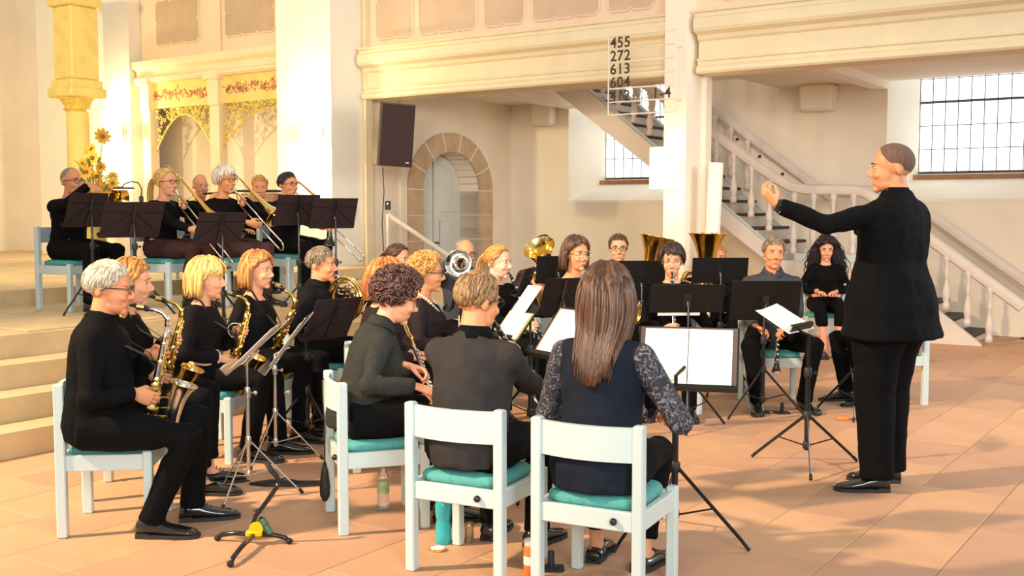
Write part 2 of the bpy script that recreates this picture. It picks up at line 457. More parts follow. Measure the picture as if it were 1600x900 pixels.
# sandstone blocks and voussoirs around the door
for k in range(7):
    a, b = k/7, (k+1)/7; e = .006
    pts = [arch(a + e + (b-a-2*e)*i/4, .0) for i in range(5)] + [arch(b - e - (b-a-2*e)*i/4, .32) for i in range(5)]
    MB().prism(pts, UD - .40, UD + .035).build('voussoir', M_stone, wend)
for sgn, v0 in ((-1, va), (1, vb_)):
    for k in range(5):
        z0 = k*.356; zz = (z0 + .005, z0 + .351)
        a, b = (v0 - .32, v0) if sgn < 0 else (v0, v0 + .32)
        MB().lohi((UD - .40, a, zz[0]), (UD + .035, b, zz[1])).build('jamb_stone', M_stone, wend)
for sgn, v0 in ((-1, va), (1, vb_)):
    a, b = (v0 - .318, v0 - .002) if sgn < 0 else (v0 + .002, v0 + .318)
    MB().lohi((UD - .39, a, 0), (UD + .030, b, 1.78)).build('mortar_joint', M_joint, wend)
pts = [arch(i/24, .003) for i in range(25)] + [arch(1 - i/24, .317) for i in range(25)]
mj = MB()
for i in range(24): mj.prism([arch(i/24, .003), arch((i+1)/24, .003), arch((i+1)/24, .317), arch(i/24, .317)], UD - .39, UD + .030)
mj.build('mortar_joint', M_joint, wend)
dr = bpy.data.objects.new('door_1', None); C.objects.link(dr); dr.matrix_local = UV; struct(dr)
def leaf(v0, v1):
    n = 8; pts = [(v0, .02)] + [(v1, .02)]
    top = []
    for i in range(n+1):
        v = v1 + (v0 - v1)*i/n; c = max(-1, min(1, (v - vc)/hw)); top.append((v, zsp + rise*math.sqrt(max(0, 1-c*c)) - .02))
    lf = MB().prism(pts + top, UD - .38, UD - .33).build('door_leaf', M_doorl, dr)
    for z0, z1 in ((.15, .75), (.85, 1.35), (1.48, None)):
        a, b = v0 + .12, v1 - .12
        def tp(v):
            c = max(-1, min(1, (v - vc)/hw)); return zsp + rise*math.sqrt(max(0, 1-c*c)) - .16
        P = [(a, z0), (b, z0)] + ([(b, z1), (a, z1)] if z1 else [(b + (a-b)*i/6, tp(b + (a-b)*i/6)) for i in range(7)])
        MB().prism(P, UD - .335, UD - .318).build('door_panel', M_doorl, lf)
        MB().tube([V(UD - .322, p[0], p[1]) for p in P], .012, 5, closed=True).build('panel_moulding', M_doorl, lf)
    return lf
leaf(va + .01, vc - .02); L2 = leaf(vc + .02, vb_ - .01)
MB().lohi((UD - .40, vc - .02, 0), (UD - .36, vc + .02, 2.3)).build('door_gap', M_dark, dr)
hd = MB(); hd.tube([V(UD - .33, vc + .05, 1.02), V(UD - .27, vc + .05, 1.02), V(UD - .26, vc + .0, 1.03), V(UD - .26, vc - .10, 1.0)], .013, 8)
hd.build('door_handle', M_lead, L2, smooth=True)
MB().lohi((UD - .47, va - .3, 0), (UD - .44, vb_ + .3, 3)).build('door_backing', M_dark, dr)

# ---- staircase along the window wall
st = bpy.data.objects.new('staircase', None); C.objects.link(st); st.matrix_local = UV
st['label'] = 'cream painted staircase with turned balusters rising to the gallery'; st['category'] = 'staircase'
VS = 2.2; SL = .745
def zl(u): return .856 - SL*(u + .04)            # lower edge of the near stringer
ULN = .36; ZL = .95                               # landing
u_top = -3.6
for v in (VS, 3.28):
    P = [(u_top, zl(u_top)), (ULN, zl(ULN) + .06), (ULN, ZL + .02), (.10, ZL + .06), (u_top, zl(u_top) + .42)]
    MB().prism(P, v, v + .06, axis='y').build('stringer', M_rail, st)
    MB().tube([V(u_top, v + .03, zl(u_top) + .435), V(.10, v + .03, ZL + .075)], (.04, .014), 4, up=(0,1,0)).build('stringer_cap', M_white, st)
MB().prism([(u_top, zl(u_top) + .10), (ULN, zl(ULN)+.10), (ULN, zl(ULN) + .14), (u_top, zl(u_top) + .14)], VS + .05, 3.3, axis='y').build('soffit', M_wall, st)
nst = 15; rise_s = .17; run = rise_s/SL
for k in range(nst):
    u1 = .10 - run*k; z = ZL + rise_s*(k+1)
    MB().cbox((u1 - run/2 - .0, (VS+3.3)/2, z - .018), (run + .05, 1.04, .036), .006).build('tread', M_tread, st)
    MB().lohi((u1 - .02, VS + .04, z - rise_s), (u1 - .0, 3.28, z - .03)).build('riser', M_rail, st)
bal_prof = [(.030,0),(.030,.06),(.018,.075),(.026,.10),(.034,.16),(.030,.22),(.016,.30),(.013,.36),(.024,.38),(.013,.40),(.016,.46),(.022,.52),(.030,.55),(.030,.60)]
bal = MB().lathe([(r*1.35, z) for r, z in bal_prof], 10).mesh('baluster'); bal.materials.append(M_rail)
bal.polygons.foreach_set('use_smooth', [True]*len(bal.polygons))
def rail(pts, nm='handrail', r=.05):
    return MB().tube(pts, [(.045, .065)]*len(pts), 8, up=(0,1,0)).build(nm, M_rail, st, smooth='auto')
def zr(u): return 2.50 - .70*(u + .80)
near = [V(-3.6, VS+.03, zr(-3.6)), V(-.8, VS+.03, zr(-.8)), V(-.1, VS+.03, zr(-.1)), V(.12, VS+.03, 1.87), V(.30, VS+.03, 1.775), V(.5, VS+.03, 1.74), V(1.05, VS+.03, 1.73), V(1.18, VS+.03, 1.70), V(1.3, VS+.03, 1.62), V(2.9, VS+.03, .45)]
rail(near)
rail([V(-3.6, 3.28, zl(-3.6) + .42 + .70), V(.25, 3.28, 1.79), V(.6, 3.28, 1.74), V(1.2, 3.28, 1.74), V(1.35, 3.28, 1.66), V(2.9, 3.28, .55)])
MB().tube([V(-3.6, 3.33, zl(-3.6) + .42 + .58), V(.4, 3.33, 1.62)], (.10, .02), 4, up=(0,1,0)).build('wall_rail_board', M_rail, st)
for k in range(17):
    u = .02 - .235*k; z0 = zl(u) + .43
    h = (zr(u) if u < -.0 else 1.9) - z0 - .04
    link('baluster', bal, st, Matrix.Translation((u, VS + .03, z0)) @ Matrix.Diagonal((1, 1, h/.6, 1)))
    if k % 1 == 0 and 2 < k: link('baluster', bal, st, Matrix.Translation((u, 3.22, z0)) @ Matrix.Diagonal((1, 1, 1.1, 1)))
for k in range(4):
    u = .33 + .24*k; link('baluster', bal, st, Matrix.Translation((u, VS + .03, ZL + .02)) @ Matrix.Diagonal((1, 1, 1.23, 1)))
for k in range(6):
    u = 1.42 + .23*k; z0 = ZL + .08 - .745*(u - 1.25); link('baluster', bal, st, Matrix.Translation((u, VS + .03, max(.02, z0))) @ Matrix.Diagonal((1, 1, 1.02, 1)))
MB().lohi((ULN - .02, VS + .02, 0), (1.22, 3.3, ZL)).build('landing', M_rail, st)
MB().lohi((ULN - .3, VS, ZL - .06), (1.25, VS + .08, ZL + .03)).build('landing_edge', M_white, st)
MB().prism([(1.22, 0), (2.5, 0), (2.5, .02), (1.22, ZL + .05)], VS, VS + .06, axis='y').build('stringer', M_rail, st)
for k in range(5):
    u = 1.22 + run*k; z = ZL - rise_s*(k+1)
    MB().cbox((u + run/2, (VS+3.3)/2, z - .018), (run + .04, 1.04, .036), .006).build('tread', M_tread, st)
    MB().lohi((u, VS + .04, max(0, z - rise_s)), (u + run, 3.28, z - .02)).build('step_block', M_rail, st)
for k in range(8):
    u = .1 - .32*k; MB().lathe([(.0,0),(.022,.01),(.012,.05),(.0,.06)], 8, Matrix.Translation((u, 3.30, zl(u) + .98)) @ Matrix.Rotation(PI/2, 4, 'X')).build('rail_bracket', M_tread, st)

# ---- wall lamps
def sconce(u, v, z, w, h, label, e):
    s = thing('wall_lamp', label, 'lamp', UV @ Matrix.Translation((u, v, z)), 'lit wall lamps')
    MB().lathe([(w/2*.98, -h/2), (w/2, -h/2+.005), (w/2, h/2-.005), (w/2*.98, h/2)], 24, Matrix.Diagonal((1, .62, 1, 1)) @ Matrix.Translation((0, -.01, 0)), cap=True).build('lamp_shade', M_shade, s, smooth='auto')
    MB().cbox((0, w*.31 + .02, 0), (.10, .07, .2), .01).build('mount', M_chrome, s)
    for sg in (1, -1):
        p = UV @ Vector((u, v - .06, z + sg*(h/2 + .06)))
        lamp('wall_lamp_glow', 'POINT', p, None, e, (1.0, .82, .48), .05)
sconce(-.08, -.40, 1.93, .32, .42, 'glowing white drum wall lamp on the slim gallery column', 1.6)
s2 = uvz(487, 205, -.75); sconce(s2.x, -.76, s2.z, .34, .5, 'glowing wall lamp on the broad white chancel pillar', 38)
s3 = uvz(178, 205, -.36); sconce(s3.x, -.37, s3.z, .34, .5, 'glowing wall lamp on the pillar by the gilded altar column', 38)
# ================================================================ PEOPLE
def remesh_batch(items):
    """items: list of (MB, voxel, smooth) -> list of (verts array, faces list)"""
    obs = []
    for mb, vox, sm in items:
        me = mb.mesh('tmp'); o = bpy.data.objects.new('tmp', me); C.objects.link(o)
        r = o.modifiers.new('r', 'REMESH'); r.mode = 'VOXEL'; r.voxel_size = vox
        if sm: s = o.modifiers.new('s', 'SMOOTH'); s.iterations = sm; s.factor = .5
        obs.append(o)
    dg = bpy.context.evaluated_depsgraph_get(); out = []
    for o in obs:
        me = o.evaluated_get(dg).to_mesh(); n = len(me.vertices)
        v = np.empty(n*3); me.vertices.foreach_get('co', v)
        lp = np.empty(len(me.loops), dtype=np.int64); me.loops.foreach_get('vertex_index', lp)
        ls = np.empty(len(me.polygons), dtype=np.int64); me.polygons.foreach_get('loop_total', ls)
        f = []; k = 0; lp = lp.tolist()
        for t in ls.tolist(): f.append(tuple(lp[k:k+t])); k += t
        out.append((v.reshape(-1, 3), f)); o.evaluated_get(dg).to_mesh_clear()
    for o in obs:
        me = o.data; bpy.data.objects.remove(o); bpy.data.meshes.remove(me)
    return out
class NB:      # numpy mesh collector
    def __init__(s): s.v = []; s.f = []; s.m = []; s.n = 0
    def add(s, v, f, mi, M=None):
        v = np.asarray(v, dtype=float)
        if M is not None:
            A = np.array(M.to_3x3()); v = v @ A.T + np.array(M.translation)
        s.v.append(v); k = s.n; s.f.extend([tuple(i+k for i in q) for q in f])
        s.m.extend(mi if isinstance(mi, (list, tuple)) else [mi]*len(f)); s.n += len(v)
    def addmb(s, mb, mi=None, M=None):
        s.add(np.array([tuple(p) for p in mb.v]), mb.f, list(mb.m) if mi is None else mi, M)
    def build(s, name, mats, parent, smooth=True):
        v = np.concatenate(s.v); me = bpy.data.meshes.new(name); me.from_pydata(v.tolist(), [], s.f)
        for m in mats: me.materials.append(m)
        me.polygons.foreach_set('material_index', s.m)
        me.polygons.foreach_set('use_smooth', [smooth]*len(me.polygons))
        return link(name, me, parent)

# ---- prototype heads and hands, grown from overlapping forms into one skin
def head_forms(fem):
    mb = MB(); j = .90 if fem else 1.0
    mb.ell((0,-.012,.032), (.076,.097,.088), nu=24, nv=16)
    mb.ell((0,.028,-.022), (.061,.064,.085), nu=24, nv=16)
    mb.ell((0,.022,-.072), (.055*j,.058,.044), nu=20, nv=12)
    mb.ell((0,.068,-.099), (.021*j,.021,.017), nu=12, nv=8)
    mb.tube([V(0,.080,.020), V(0,.092,.0), V(0,.107,-.022), V(0,.108,-.034)], [.007,.009,.0115,.010], 10)
    for s in (-1, 1):
        mb.ell((s*.0105,.094,-.035), (.009,.011,.007), nu=8, nv=6)
        mb.ell((s*.034,.062,-.030), (.025,.025,.022), nu=12, nv=8)
        mb.ell((s*.028,.073,.029), (.024,.016,.009), nu=12, nv=8)
        mb.ell((s*.077,-.010,-.004), (.009,.019,.031), Matrix.Rotation(s*-.35, 4, 'Z'), nu=10, nv=10)
        mb.ell((s*.0305,.0715,.008), (.0145,.0125,.010), nu=10, nv=8)
    mb.ell((0,.079,-.063), (.021,.012,.0045), nu=12, nv=6); mb.ell((0,.078,-.0715), (.018,.012,.005), nu=12, nv=6)
    mb.ell((0,.068,-.066), (.035,.020,.024), nu=12, nv=8)
    mb.tube([V(0,-.012,-.03), V(0,-.028,-.16)], [.052*j+.002, .056*j], 16)
    return mb
FL = (.074, .083, .076, .060)
def hand_forms(curl, spread=.10, thumb=0.0):
    # right hand: wrist at origin, fingers +Y, palm faces -Z, thumb at -X
    mb = MB()
    mb.tube([V(0,-.03,0), V(0,.01,0), V(0,.05,-.002), V(0,.088,-.002)], [(.015,.024),(.016,.030),(.0155,.040),(.0125,.038)], 14, up=(0,0,1))
    for i in range(4):
        x = -.029 + .0193*i; L = FL[i]; r = (.0085,.0088,.0084,.0074)[i]
        c = curl[i] if isinstance(curl[0], (list, tuple)) else curl
        a = 0; sp = (i - 1.4)*-spread*.4
        p = V(x, .078 + (.004, .008, .005, -.004)[i], -.001); P = [p.copy()]
        for k, (seg, b) in enumerate(zip((.46, .30, .24), c)):
            a += b; d = V(math.sin(-sp)*math.cos(a), math.cos(a), -math.sin(a)); p = p + d*(L*seg); P.append(p.copy())
        Q = [P[0] + V(0,-.02,0)] + P
        mb.tube(Q, [r*1.05, r*1.04, r*.98, r*.9, r*.68], 9)
        mb.ell(P[-1], (r*.72, r*.72, r*.72), nu=8, nv=6)
    t = thumb; P = [V(-.022,.018,-.006), V(-.042,.045,-.014 - .012*t), V(-.048 + .012*t,.072,-.020 - .022*t), V(-.044 + .022*t,.094,-.024 - .030*t)]
    mb.tube(P, [.014,.012,.0098,.0072], 9); mb.ell(P[-1], (.0075,.0075,.0075), nu=8, nv=6)
    return mb
CURLS = dict(grip=((.75, .95, .6), .1, 1.0), keys=((.45, .75, .35), .14, .7), relax=((.25, .35, .2), .2, .3),
             lead=(((.95, 1.05, .6), (.55, .8, .5), (.35, .6, .4), (.3, .5, .3)), .25, 1.15), fist=((1.15, 1.35, .8), .05, 1.2))
_it = [(head_forms(False), .0046, 2), (head_forms(True), .0046, 2)] + [(hand_forms(*CURLS[k]), .0042, 2) for k in CURLS]
_rs = remesh_batch(_it)
def head_mats(v, f):
    out = []
    for q in f:
        c = v[list(q)].mean(axis=0)
        d1 = (c[0]/.020)**2 + ((c[2]+.067)/.0085)**2
        out.append(1 if (d1 < 1 and c[1] > .078) else 0)
    return out
HEADS = {k: (_rs[i][0], _rs[i][1], head_mats(*_rs[i])) for i, k in enumerate(('m', 'f'))}
HANDS = {k: _rs[2+i] for i, k in enumerate(CURLS)}

def skin(name, c): return mat('skin_' + name, c, .5, var=.06, vscale=30, spec=.4)
SKIN = dict(warm=skin('warm', (.70, .285, .135)), pink=skin('pink', (.76, .35, .20)), tan=skin('tan', (.62, .26, .12)), pale=skin('pale', (.80, .45, .30)))
M_lip = mat('lips', (.56, .19, .12), .45); M_eye = mat('eye_white', (.75, .70, .64), .3); M_iris = mat('iris_dark', (.05, .03, .02), .2)
def hairmat(name, a, b, ro=.42):
    return [mat('hair_%s_light' % name, a, ro, var=.25, vscale=90, stretch=(1, 1, .12)), mat('hair_%s_dark' % name, b, .45, var=.3, vscale=90, stretch=(1, 1, .12))]
HAIR = dict(grey=hairmat('grey', (.66,.56,.42), (.46,.37,.26)), white=hairmat('white', (.85,.76,.60), (.70,.60,.44)), blonde=hairmat('blonde', (.80,.52,.16), (.58,.33,.09)),
            red=hairmat('red', (.58,.20,.05), (.36,.10,.025)), auburn=hairmat('auburn', (.62,.27,.07), (.42,.15,.035)), brown=hairmat('brown', (.125,.055,.027), (.06,.026,.014)),
            dark=hairmat('dark', (.045,.022,.016), (.02,.011,.009)), lbrown=hairmat('light_brown', (.34,.19,.08), (.20,.105,.045)), ginger=hairmat('ginger', (.66,.34,.09), (.48,.20,.05)),
            black=hairmat('black', (.016,.011,.010), (.008,.006,.006)), plum=hairmat('plum', (.10,.035,.025), (.05,.018,.014)), salt=hairmat('salt', (.30,.22,.15), (.16,.11,.075)))
def cloth(name, c, rough=.8, **k): return mat('cloth_' + name, c, rough, bump=.35, bscale=k.pop('bscale', 14), spec=.08, **k)
CL = dict(black=cloth('black', (.0042,.004,.0046)), black2=cloth('soft_black', (.009,.0075,.0085)), char=cloth('charcoal', (.028,.027,.027), var=.2, vscale=40),
          tweed=cloth('tweed', (.036,.036,.032), var=.45, vscale=220), grey=cloth('dark_grey', (.038,.033,.032), var=.18, vscale=12), navy=cloth('navy', (.014,.017,.027), var=.25, vscale=9),
          slate=cloth('slate_shirt', (.055,.058,.066), var=.1), plumc=cloth('plum_black', (.024,.015,.018)), tights=cloth('sheer_tights', (.05,.022,.022)), brownc=cloth('dark_brown', (.06,.03,.03)))
def lace_mat():
    m = bpy.data.materials.new('lace'); m.use_nodes = True; nt = m.node_tree; b = nt.nodes['Principled BSDF']; b.inputs['Roughness'].default_value = .8
    t = nt.nodes.new('ShaderNodeTexCoord'); n = nt.nodes.new('ShaderNodeTexNoise'); n.inputs['Scale'].default_value = 22; n.inputs['Detail'].default_value = 1.5; n.inputs['Distortion'].default_value = 2.2
    nt.links.new(t.outputs['Object'], n.inputs['Vector'])
    r = nt.nodes.new('ShaderNodeValToRGB'); e = r.color_ramp.elements; e[0].position = .46; e[0].color = (.016,.018,.028,1); e[1].position = .50; e[1].color = (.26,.21,.22,1)
    e2 = r.color_ramp.elements.new(.555); e2.color = (.016,.018,.028,1)
    nt.links.new(n.outputs['Fac'], r.inputs[0]); nt.links.new(r.outputs[0], b.inputs['Base Color']); return m
CL['lace'] = lace_mat()
M_shoe = mat('polished_leather', (.010,.009,.009), .2, coat=.5); M_sole = mat('shoe_sole', (.02,.018,.016), .7); M_brshoe = mat('brown_leather', (.10,.05,.035), .3)

def ik(a, c, la, lb, pole):
    d = c - a; L = d.length; m = (la + lb)*.998
    if L > m: k = L/m; la *= k; lb *= k
    L = max(L, abs(la-lb) + .01)
    x = (la*la - lb*lb + L*L)/(2*L); h = math.sqrt(max(0, la*la - x*x)); dn = d.normalized()
    p = Vector(pole); p = p - dn*p.dot(dn)
    return a + dn*x + (p.normalized()*h if p.length > 1e-6 else Vector())
def disp(v, f, amp, sc, seed):
    # cloth folds: push along an estimated normal by band-limited noise
    n = np.zeros_like(v)
    fa = np.array([q[:4] if len(q) >= 4 else (q[0], q[1], q[2], q[2]) for q in f])
    fn = np.cross(v[fa[:,2]] - v[fa[:,0]], v[fa[:,3]] - v[fa[:,1]])
    for k in range(4): np.add.at(n, fa[:,k], fn)
    L = np.linalg.norm(n, axis=1); L[L == 0] = 1; n /= L[:,None]
    d = np.array([noise.noise(Vector((p[0]*sc + seed, p[1]*sc, p[2]*sc*.8))) + .5*noise.noise(Vector((p[0]*sc*2.3, p[1]*sc*2.3 + seed, p[2]*sc*2.3))) for p in v])
    return v + n*(d*amp)[:,None]

class Skel:
    """joints of a figure in its own frame: floor under the hips at the origin, +Y ahead, +X to its right"""
    def __init__(s, loc, heading, z0=0.0, stand=False, lean=4, side=0, ts=1.0, yaw=0, pitch=0, roll=0, fem=False, seat=.43, hipz=None, twist=0, hfwd=0.0, hscale=1.0):
        s.M = TM((loc[0], loc[1], z0), heading); s.Mi = s.M.inverted(); s.fem = fem; s.stand = stand; s.ts = ts
        s.hip = V(0, 0, hipz if hipz else (.95*ts if stand else seat + .095))
        a = math.radians(lean); b = math.radians(side)
        s.up = V(math.sin(b), math.sin(a), math.cos(a)*math.cos(b)).normalized()
        t = math.radians(twist); s.rt = V(math.cos(t), math.sin(t), 0); s.rt = (s.rt - s.up*s.rt.dot(s.up)).normalized(); s.fw = s.up.cross(s.rt).normalized()
        s.neck = s.hip + s.up*(.505*ts)
        sw = (.165 if fem else .19)*ts; s.sw = sw
        s.sh = {k: s.hip + s.up*(.415*ts) + s.rt*((sw - .012)*k) - s.fw*.006 for k in (-1, 1)}
        R = Matrix.Rotation(math.radians(yaw), 4, 'Z') @ Matrix.Rotation(math.radians(pitch), 4, 'X') @ Matrix.Rotation(math.radians(roll), 4, 'Y')
        hc = s.neck + s.up*.065 + V(0,0,.075) + s.fw*(.03 + hfwd)
        s.H = Matrix.Translation(hc) @ R @ Matrix.Diagonal((hscale, hscale, hscale, 1)); s.mouth = s.M @ (s.H @ V(0, .094, -.067))
    def w(s, p): return s.M @ Vector(p)
    def l(s, p): return s.Mi @ Vector(p)
    def ld(s, d): return (s.Mi.to_3x3() @ Vector(d)).normalized()

def hair(sk, style, cols, parent, n=260, seed=0):
    rg = random.Random(seed); mb = MB(); c0 = V(0, -.012, .032); R0 = V(.076, .097, .088)
    def hl(az):      # lowest elevation of the hair by azimuth (0 = face, 180 = nape)
        P = dict(full=((0,36),(35,32),(62,2),(80,-16),(98,-18),(115,-32),(180,-46)), short=((0,40),(35,36),(62,8),(80,-8),(98,-6),(115,-30),(180,-50)), crop=((0,50),(30,46),(55,22),(78,-4),(98,-4),(115,-26),(180,-40)),
                 bald=((0,89),(50,70),(78,10),(100,2),(120,-20),(180,-36)), bob=((0,39),(35,35),(60,6),(85,-28),(120,-40),(180,-48)))
        P = P.get(style, P['bob'])
        for (a, e), (a2, e2) in zip(P, P[1:]):
            if az <= a2: t = (az-a)/(a2-a); return e + (e2-e)*t
        return P[-1][1]
    thick = dict(short=.012, full=.022, crop=.0055, bald=.003, curly=.018, bob=.020, long=.018, pony=.010, curlylong=.03, wavy=.018, puffy=.030).get(style, .016)
    nu, nv = 40, 16; rings = []
    for i in range(nv + 1):
        ring = []
        for j in range(nu):
            az = 360*j/nu; e0 = hl(min(az, 360-az)) ; e = math.radians(90 - (90 - e0)*i/nv)
            a = math.radians(az); d = V(math.sin(a)*math.cos(e), math.cos(a)*math.cos(e), math.sin(e))
            tt = min(1, (nv - i)/(8.0 if style == 'short' else 3.5)); k = thick*(tt**.6) - .003*(1-tt) if style not in ('crop', 'bald') else thick*(.3 + .7*tt)
            nz = noise.noise(d*5 + V(seed, 0, 0))*thick*.25
            ring.append(c0 + V(d.x*(R0.x + k + nz*tt), d.y*(R0.y + k + nz*tt), d.z*(R0.z + k + nz*tt)))
        rings.append(ring)
    mb.rings(rings, 1 if style not in ('crop', 'bald') else 0, cap=False)
    H = sk.H; back_c = H.inverted() @ (sk.neck - sk.up*.16 - sk.fw*.0); 
    upl = (H.inverted().to_3x3() @ V(0,0,1)).normalized()
    par = dict(short=(.042, 4), full=(.07, 5), bob=(.34, 12), long=(.30, 10), curlylong=(.50, 11), wavy=(.44, 11), curly=(.03, 0), pony=(.06, 5), puffy=(.12, 7), crop=(0, 0), bald=(0, 0)).get(style, (.05, 5))
    if style in ('curly', 'puffy', 'curlylong'):
        m = n if style != 'curlylong' else n//2
        for k in range(m):
            a = rg.uniform(0, 2*PI); az = math.degrees(a) % 360; az = min(az, 360-az); e0 = hl(az) + 4
            e = math.radians(math.degrees(math.asin(rg.uniform(math.sin(math.radians(e0)), 1))))
            d = V(math.sin(a)*math.cos(e), math.cos(a)*math.cos(e), math.sin(e)); p = c0 + V(d.x*(R0.x+thick*.8), d.y*(R0.y+thick*.8), d.z*(R0.z+thick*.8))
            x = d.orthogonal().normalized(); x = Matrix.Rotation(rg.uniform(0, 6.28), 3, d) @ x; y = d.cross(x); r = rg.uniform(.008, .017)*(1.25 if style == 'puffy' else 1); pts = []
            for q in range(9):
                b = q*.85; pts.append(p + x*(r*math.cos(b)) + d*(r*math.sin(b)*.9 + .004) + y*((q-4)*.0028))
            mb.tube(pts, [.002,.004,.0045,.0045,.0045,.0045,.004,.003,.0015], 5, mi=rg.choice((0, 0, 1)))
    L, ns = par
    if L and ns and style not in ('curly', 'puffy'):
        for k in range(n):
            a = rg.uniform(0, 2*PI); az = math.degrees(a) % 360; az = min(az, 360-az)
            e0 = hl(az)
            if style == 'long' and az < 70: continue
            e = math.asin(rg.uniform(math.sin(math.radians(max(e0, -25) + 4)), .995))
            d = V(math.sin(a)*math.cos(e), math.cos(a)*math.cos(e), math.sin(e)); off = thick*rg.uniform(.7, 1.25)
            if style == 'short': off *= max(.2, min(1, (math.degrees(e) - e0)/38))
            p = c0 + V(d.x*(R0.x+off), d.y*(R0.y+off), d.z*(R0.z+off)); pts = [p.copy()]
            if style in ('short', 'pony', 'full'):
                fl = V(d.x*.6, -1.0, -.25) if style == 'pony' else (V(.5*math.sin(seed), .9, .1) if (e > .9 or az < 50) else V(d.x*.1, -.4 + .2*d.y, -1))
            else:
                sg = 1 if d.x > .012 else -1
                fl = V(sg*.9, -.25 - (0 if az > 70 else .3), -.5) if az < 125 else V(d.x*.5, d.y, -.6)
            li = L*rg.uniform(.75, 1.1) if style not in ('bob', 'long') else L*(1.1 - .55*abs(d.x)**2*rg.uniform(.3, .8))*(1 + .55*max(0, d.z)) if style == 'long' else L*rg.uniform(.9, 1.05)
            if style in ('short', 'pony'): li *= 1
            st = li/ns; vel = fl.normalized(); zend = -.085 + rg.uniform(-.012, .012)
            for q in range(ns):
                g = {'short': .12, 'full': .2, 'pony': .1, 'bob': .6, 'long': .55, 'curlylong': .55, 'wavy': .55}.get(style, .4)
                vel = (vel*(1-g) - upl*g).normalized()
                if style == 'long' and p.z < -.05: vel = (vel + V(-p.x*.9 - .05, 0, 0)).normalized()
                if style == 'wavy': vel = (vel + V(math.sin(q*1.3 + k)*.25, math.cos(q*1.1 + k*2)*.25, 0)).normalized()
                if style == 'curlylong': vel = (vel + V(rg.uniform(-.55,.55), rg.uniform(-.5,.5), rg.uniform(-.1,.2))).normalized()
                p = p + vel*st
                w = p - c0; rr = Vector((R0.x+off, R0.y+off, R0.z+off))
                s_ = math.sqrt((w.x/rr.x)**2 + (w.y/rr.y)**2 + (w.z/rr.z)**2)
                if (s_ < 1 or style in ('short', 'full', 'pony')) and s_ > 1e-6: p = c0 + w/s_*(1 + (.02*q/ns if style != 'pony' else 0))
                # keep off neck and back
                if p.z < -.06:
                    if abs(p.x) < .06 and p.y > -.055 and style in ('long', 'wavy', 'curlylong'): p.y = min(p.y, -.062) if p.y < .02 else p.y
                    w = p - back_c; rr = Vector((sk.sw + .05, .15, .28)); s_ = math.sqrt((w.x/rr.x)**2 + (w.y/rr.y)**2 + (w.z/rr.z)**2)
                    if s_ < 1: p = back_c + Vector((w.x, w.y/s_, w.z)) if abs(w.y) > .02 else p
                if style == 'bob' and p.z < -.045: vel = (vel + V(-.30*(1 if p.x > 0 else -1), 0, 0)).normalized()
                if style not in ('short', 'full') and p.z < .045 and p.y > -.004:        # never across the face
                    p.y = -.004 + .25*max(0, p.z - .02); p.x = max(abs(p.x), .072)*(1 if p.x > 0 else -1)
                if style not in ('short', 'full') and seed != 3 and p.z < .085 and p.y > .045:
                    p.x = max(abs(p.x), .064)*(1 if p.x > 0 else -1); p.y = .042
                pts.append(p.copy())
                if style == 'bob' and (p.z < zend or q > 10): break
            wd_ = rg.uniform(.007, .013)*(1.1 if style in ('bob',) else .62 if style in ('short', 'full', 'pony') else .8 if style == 'long' else 1); nn = len(pts)
            mb.tube(pts, [(wd_*.5*(1 - .75*(q/(nn-1))**2.2), wd_*(1 - .7*(q/(nn-1))**2.2)) for q in range(nn)], 5, mi=rg.choice((0, 0, 1)), up=d)
    if style == 'pony':
        for k in range(60):
            a = rg.uniform(0, 6.28); r = rg.uniform(0, .03); p = V(r*math.cos(a), -.115 + r*.4*math.sin(a), .045 + r*math.sin(a)); pts = [p.copy()]; vel = V(rg.uniform(-.3,.3), -.9, .3)
            for q in range(8): vel = (vel*.55 - upl*.5).normalized(); p = p + vel*.034; pts.append(p.copy())
            mb.tube(pts, [.006]*6 + [.004,.003,.0015], 5, mi=rg.choice((0, 1)))
    mb.xf(H)
    return mb.build('hair', cols, parent, smooth=True, fix=False)

def glasses(sk, parent, m, wire=.0022, oval=.80):
    mb = MB()
    for s in (-1, 1):
        mb.tube([V(s*.034 + .0235*math.cos(a), .101 - .004*abs(math.cos(a)), .006 + .0235*oval*math.sin(a)) for a in [2*PI*i/16 for i in range(16)]], wire, 5, closed=True)
        mb.tube([V(s*.057, .097, .012), V(s*.070, .080, .012), V(s*.080, .0, .010), V(s*.080, -.022, -.006)], wire*1.1, 5)
    mb.tube([V(-.011,.102,.008), V(0,.106,.011), V(.011,.102,.008)], wire, 5)
    mb.xf(sk.H); return mb.build('glasses', m, parent, smooth=True)

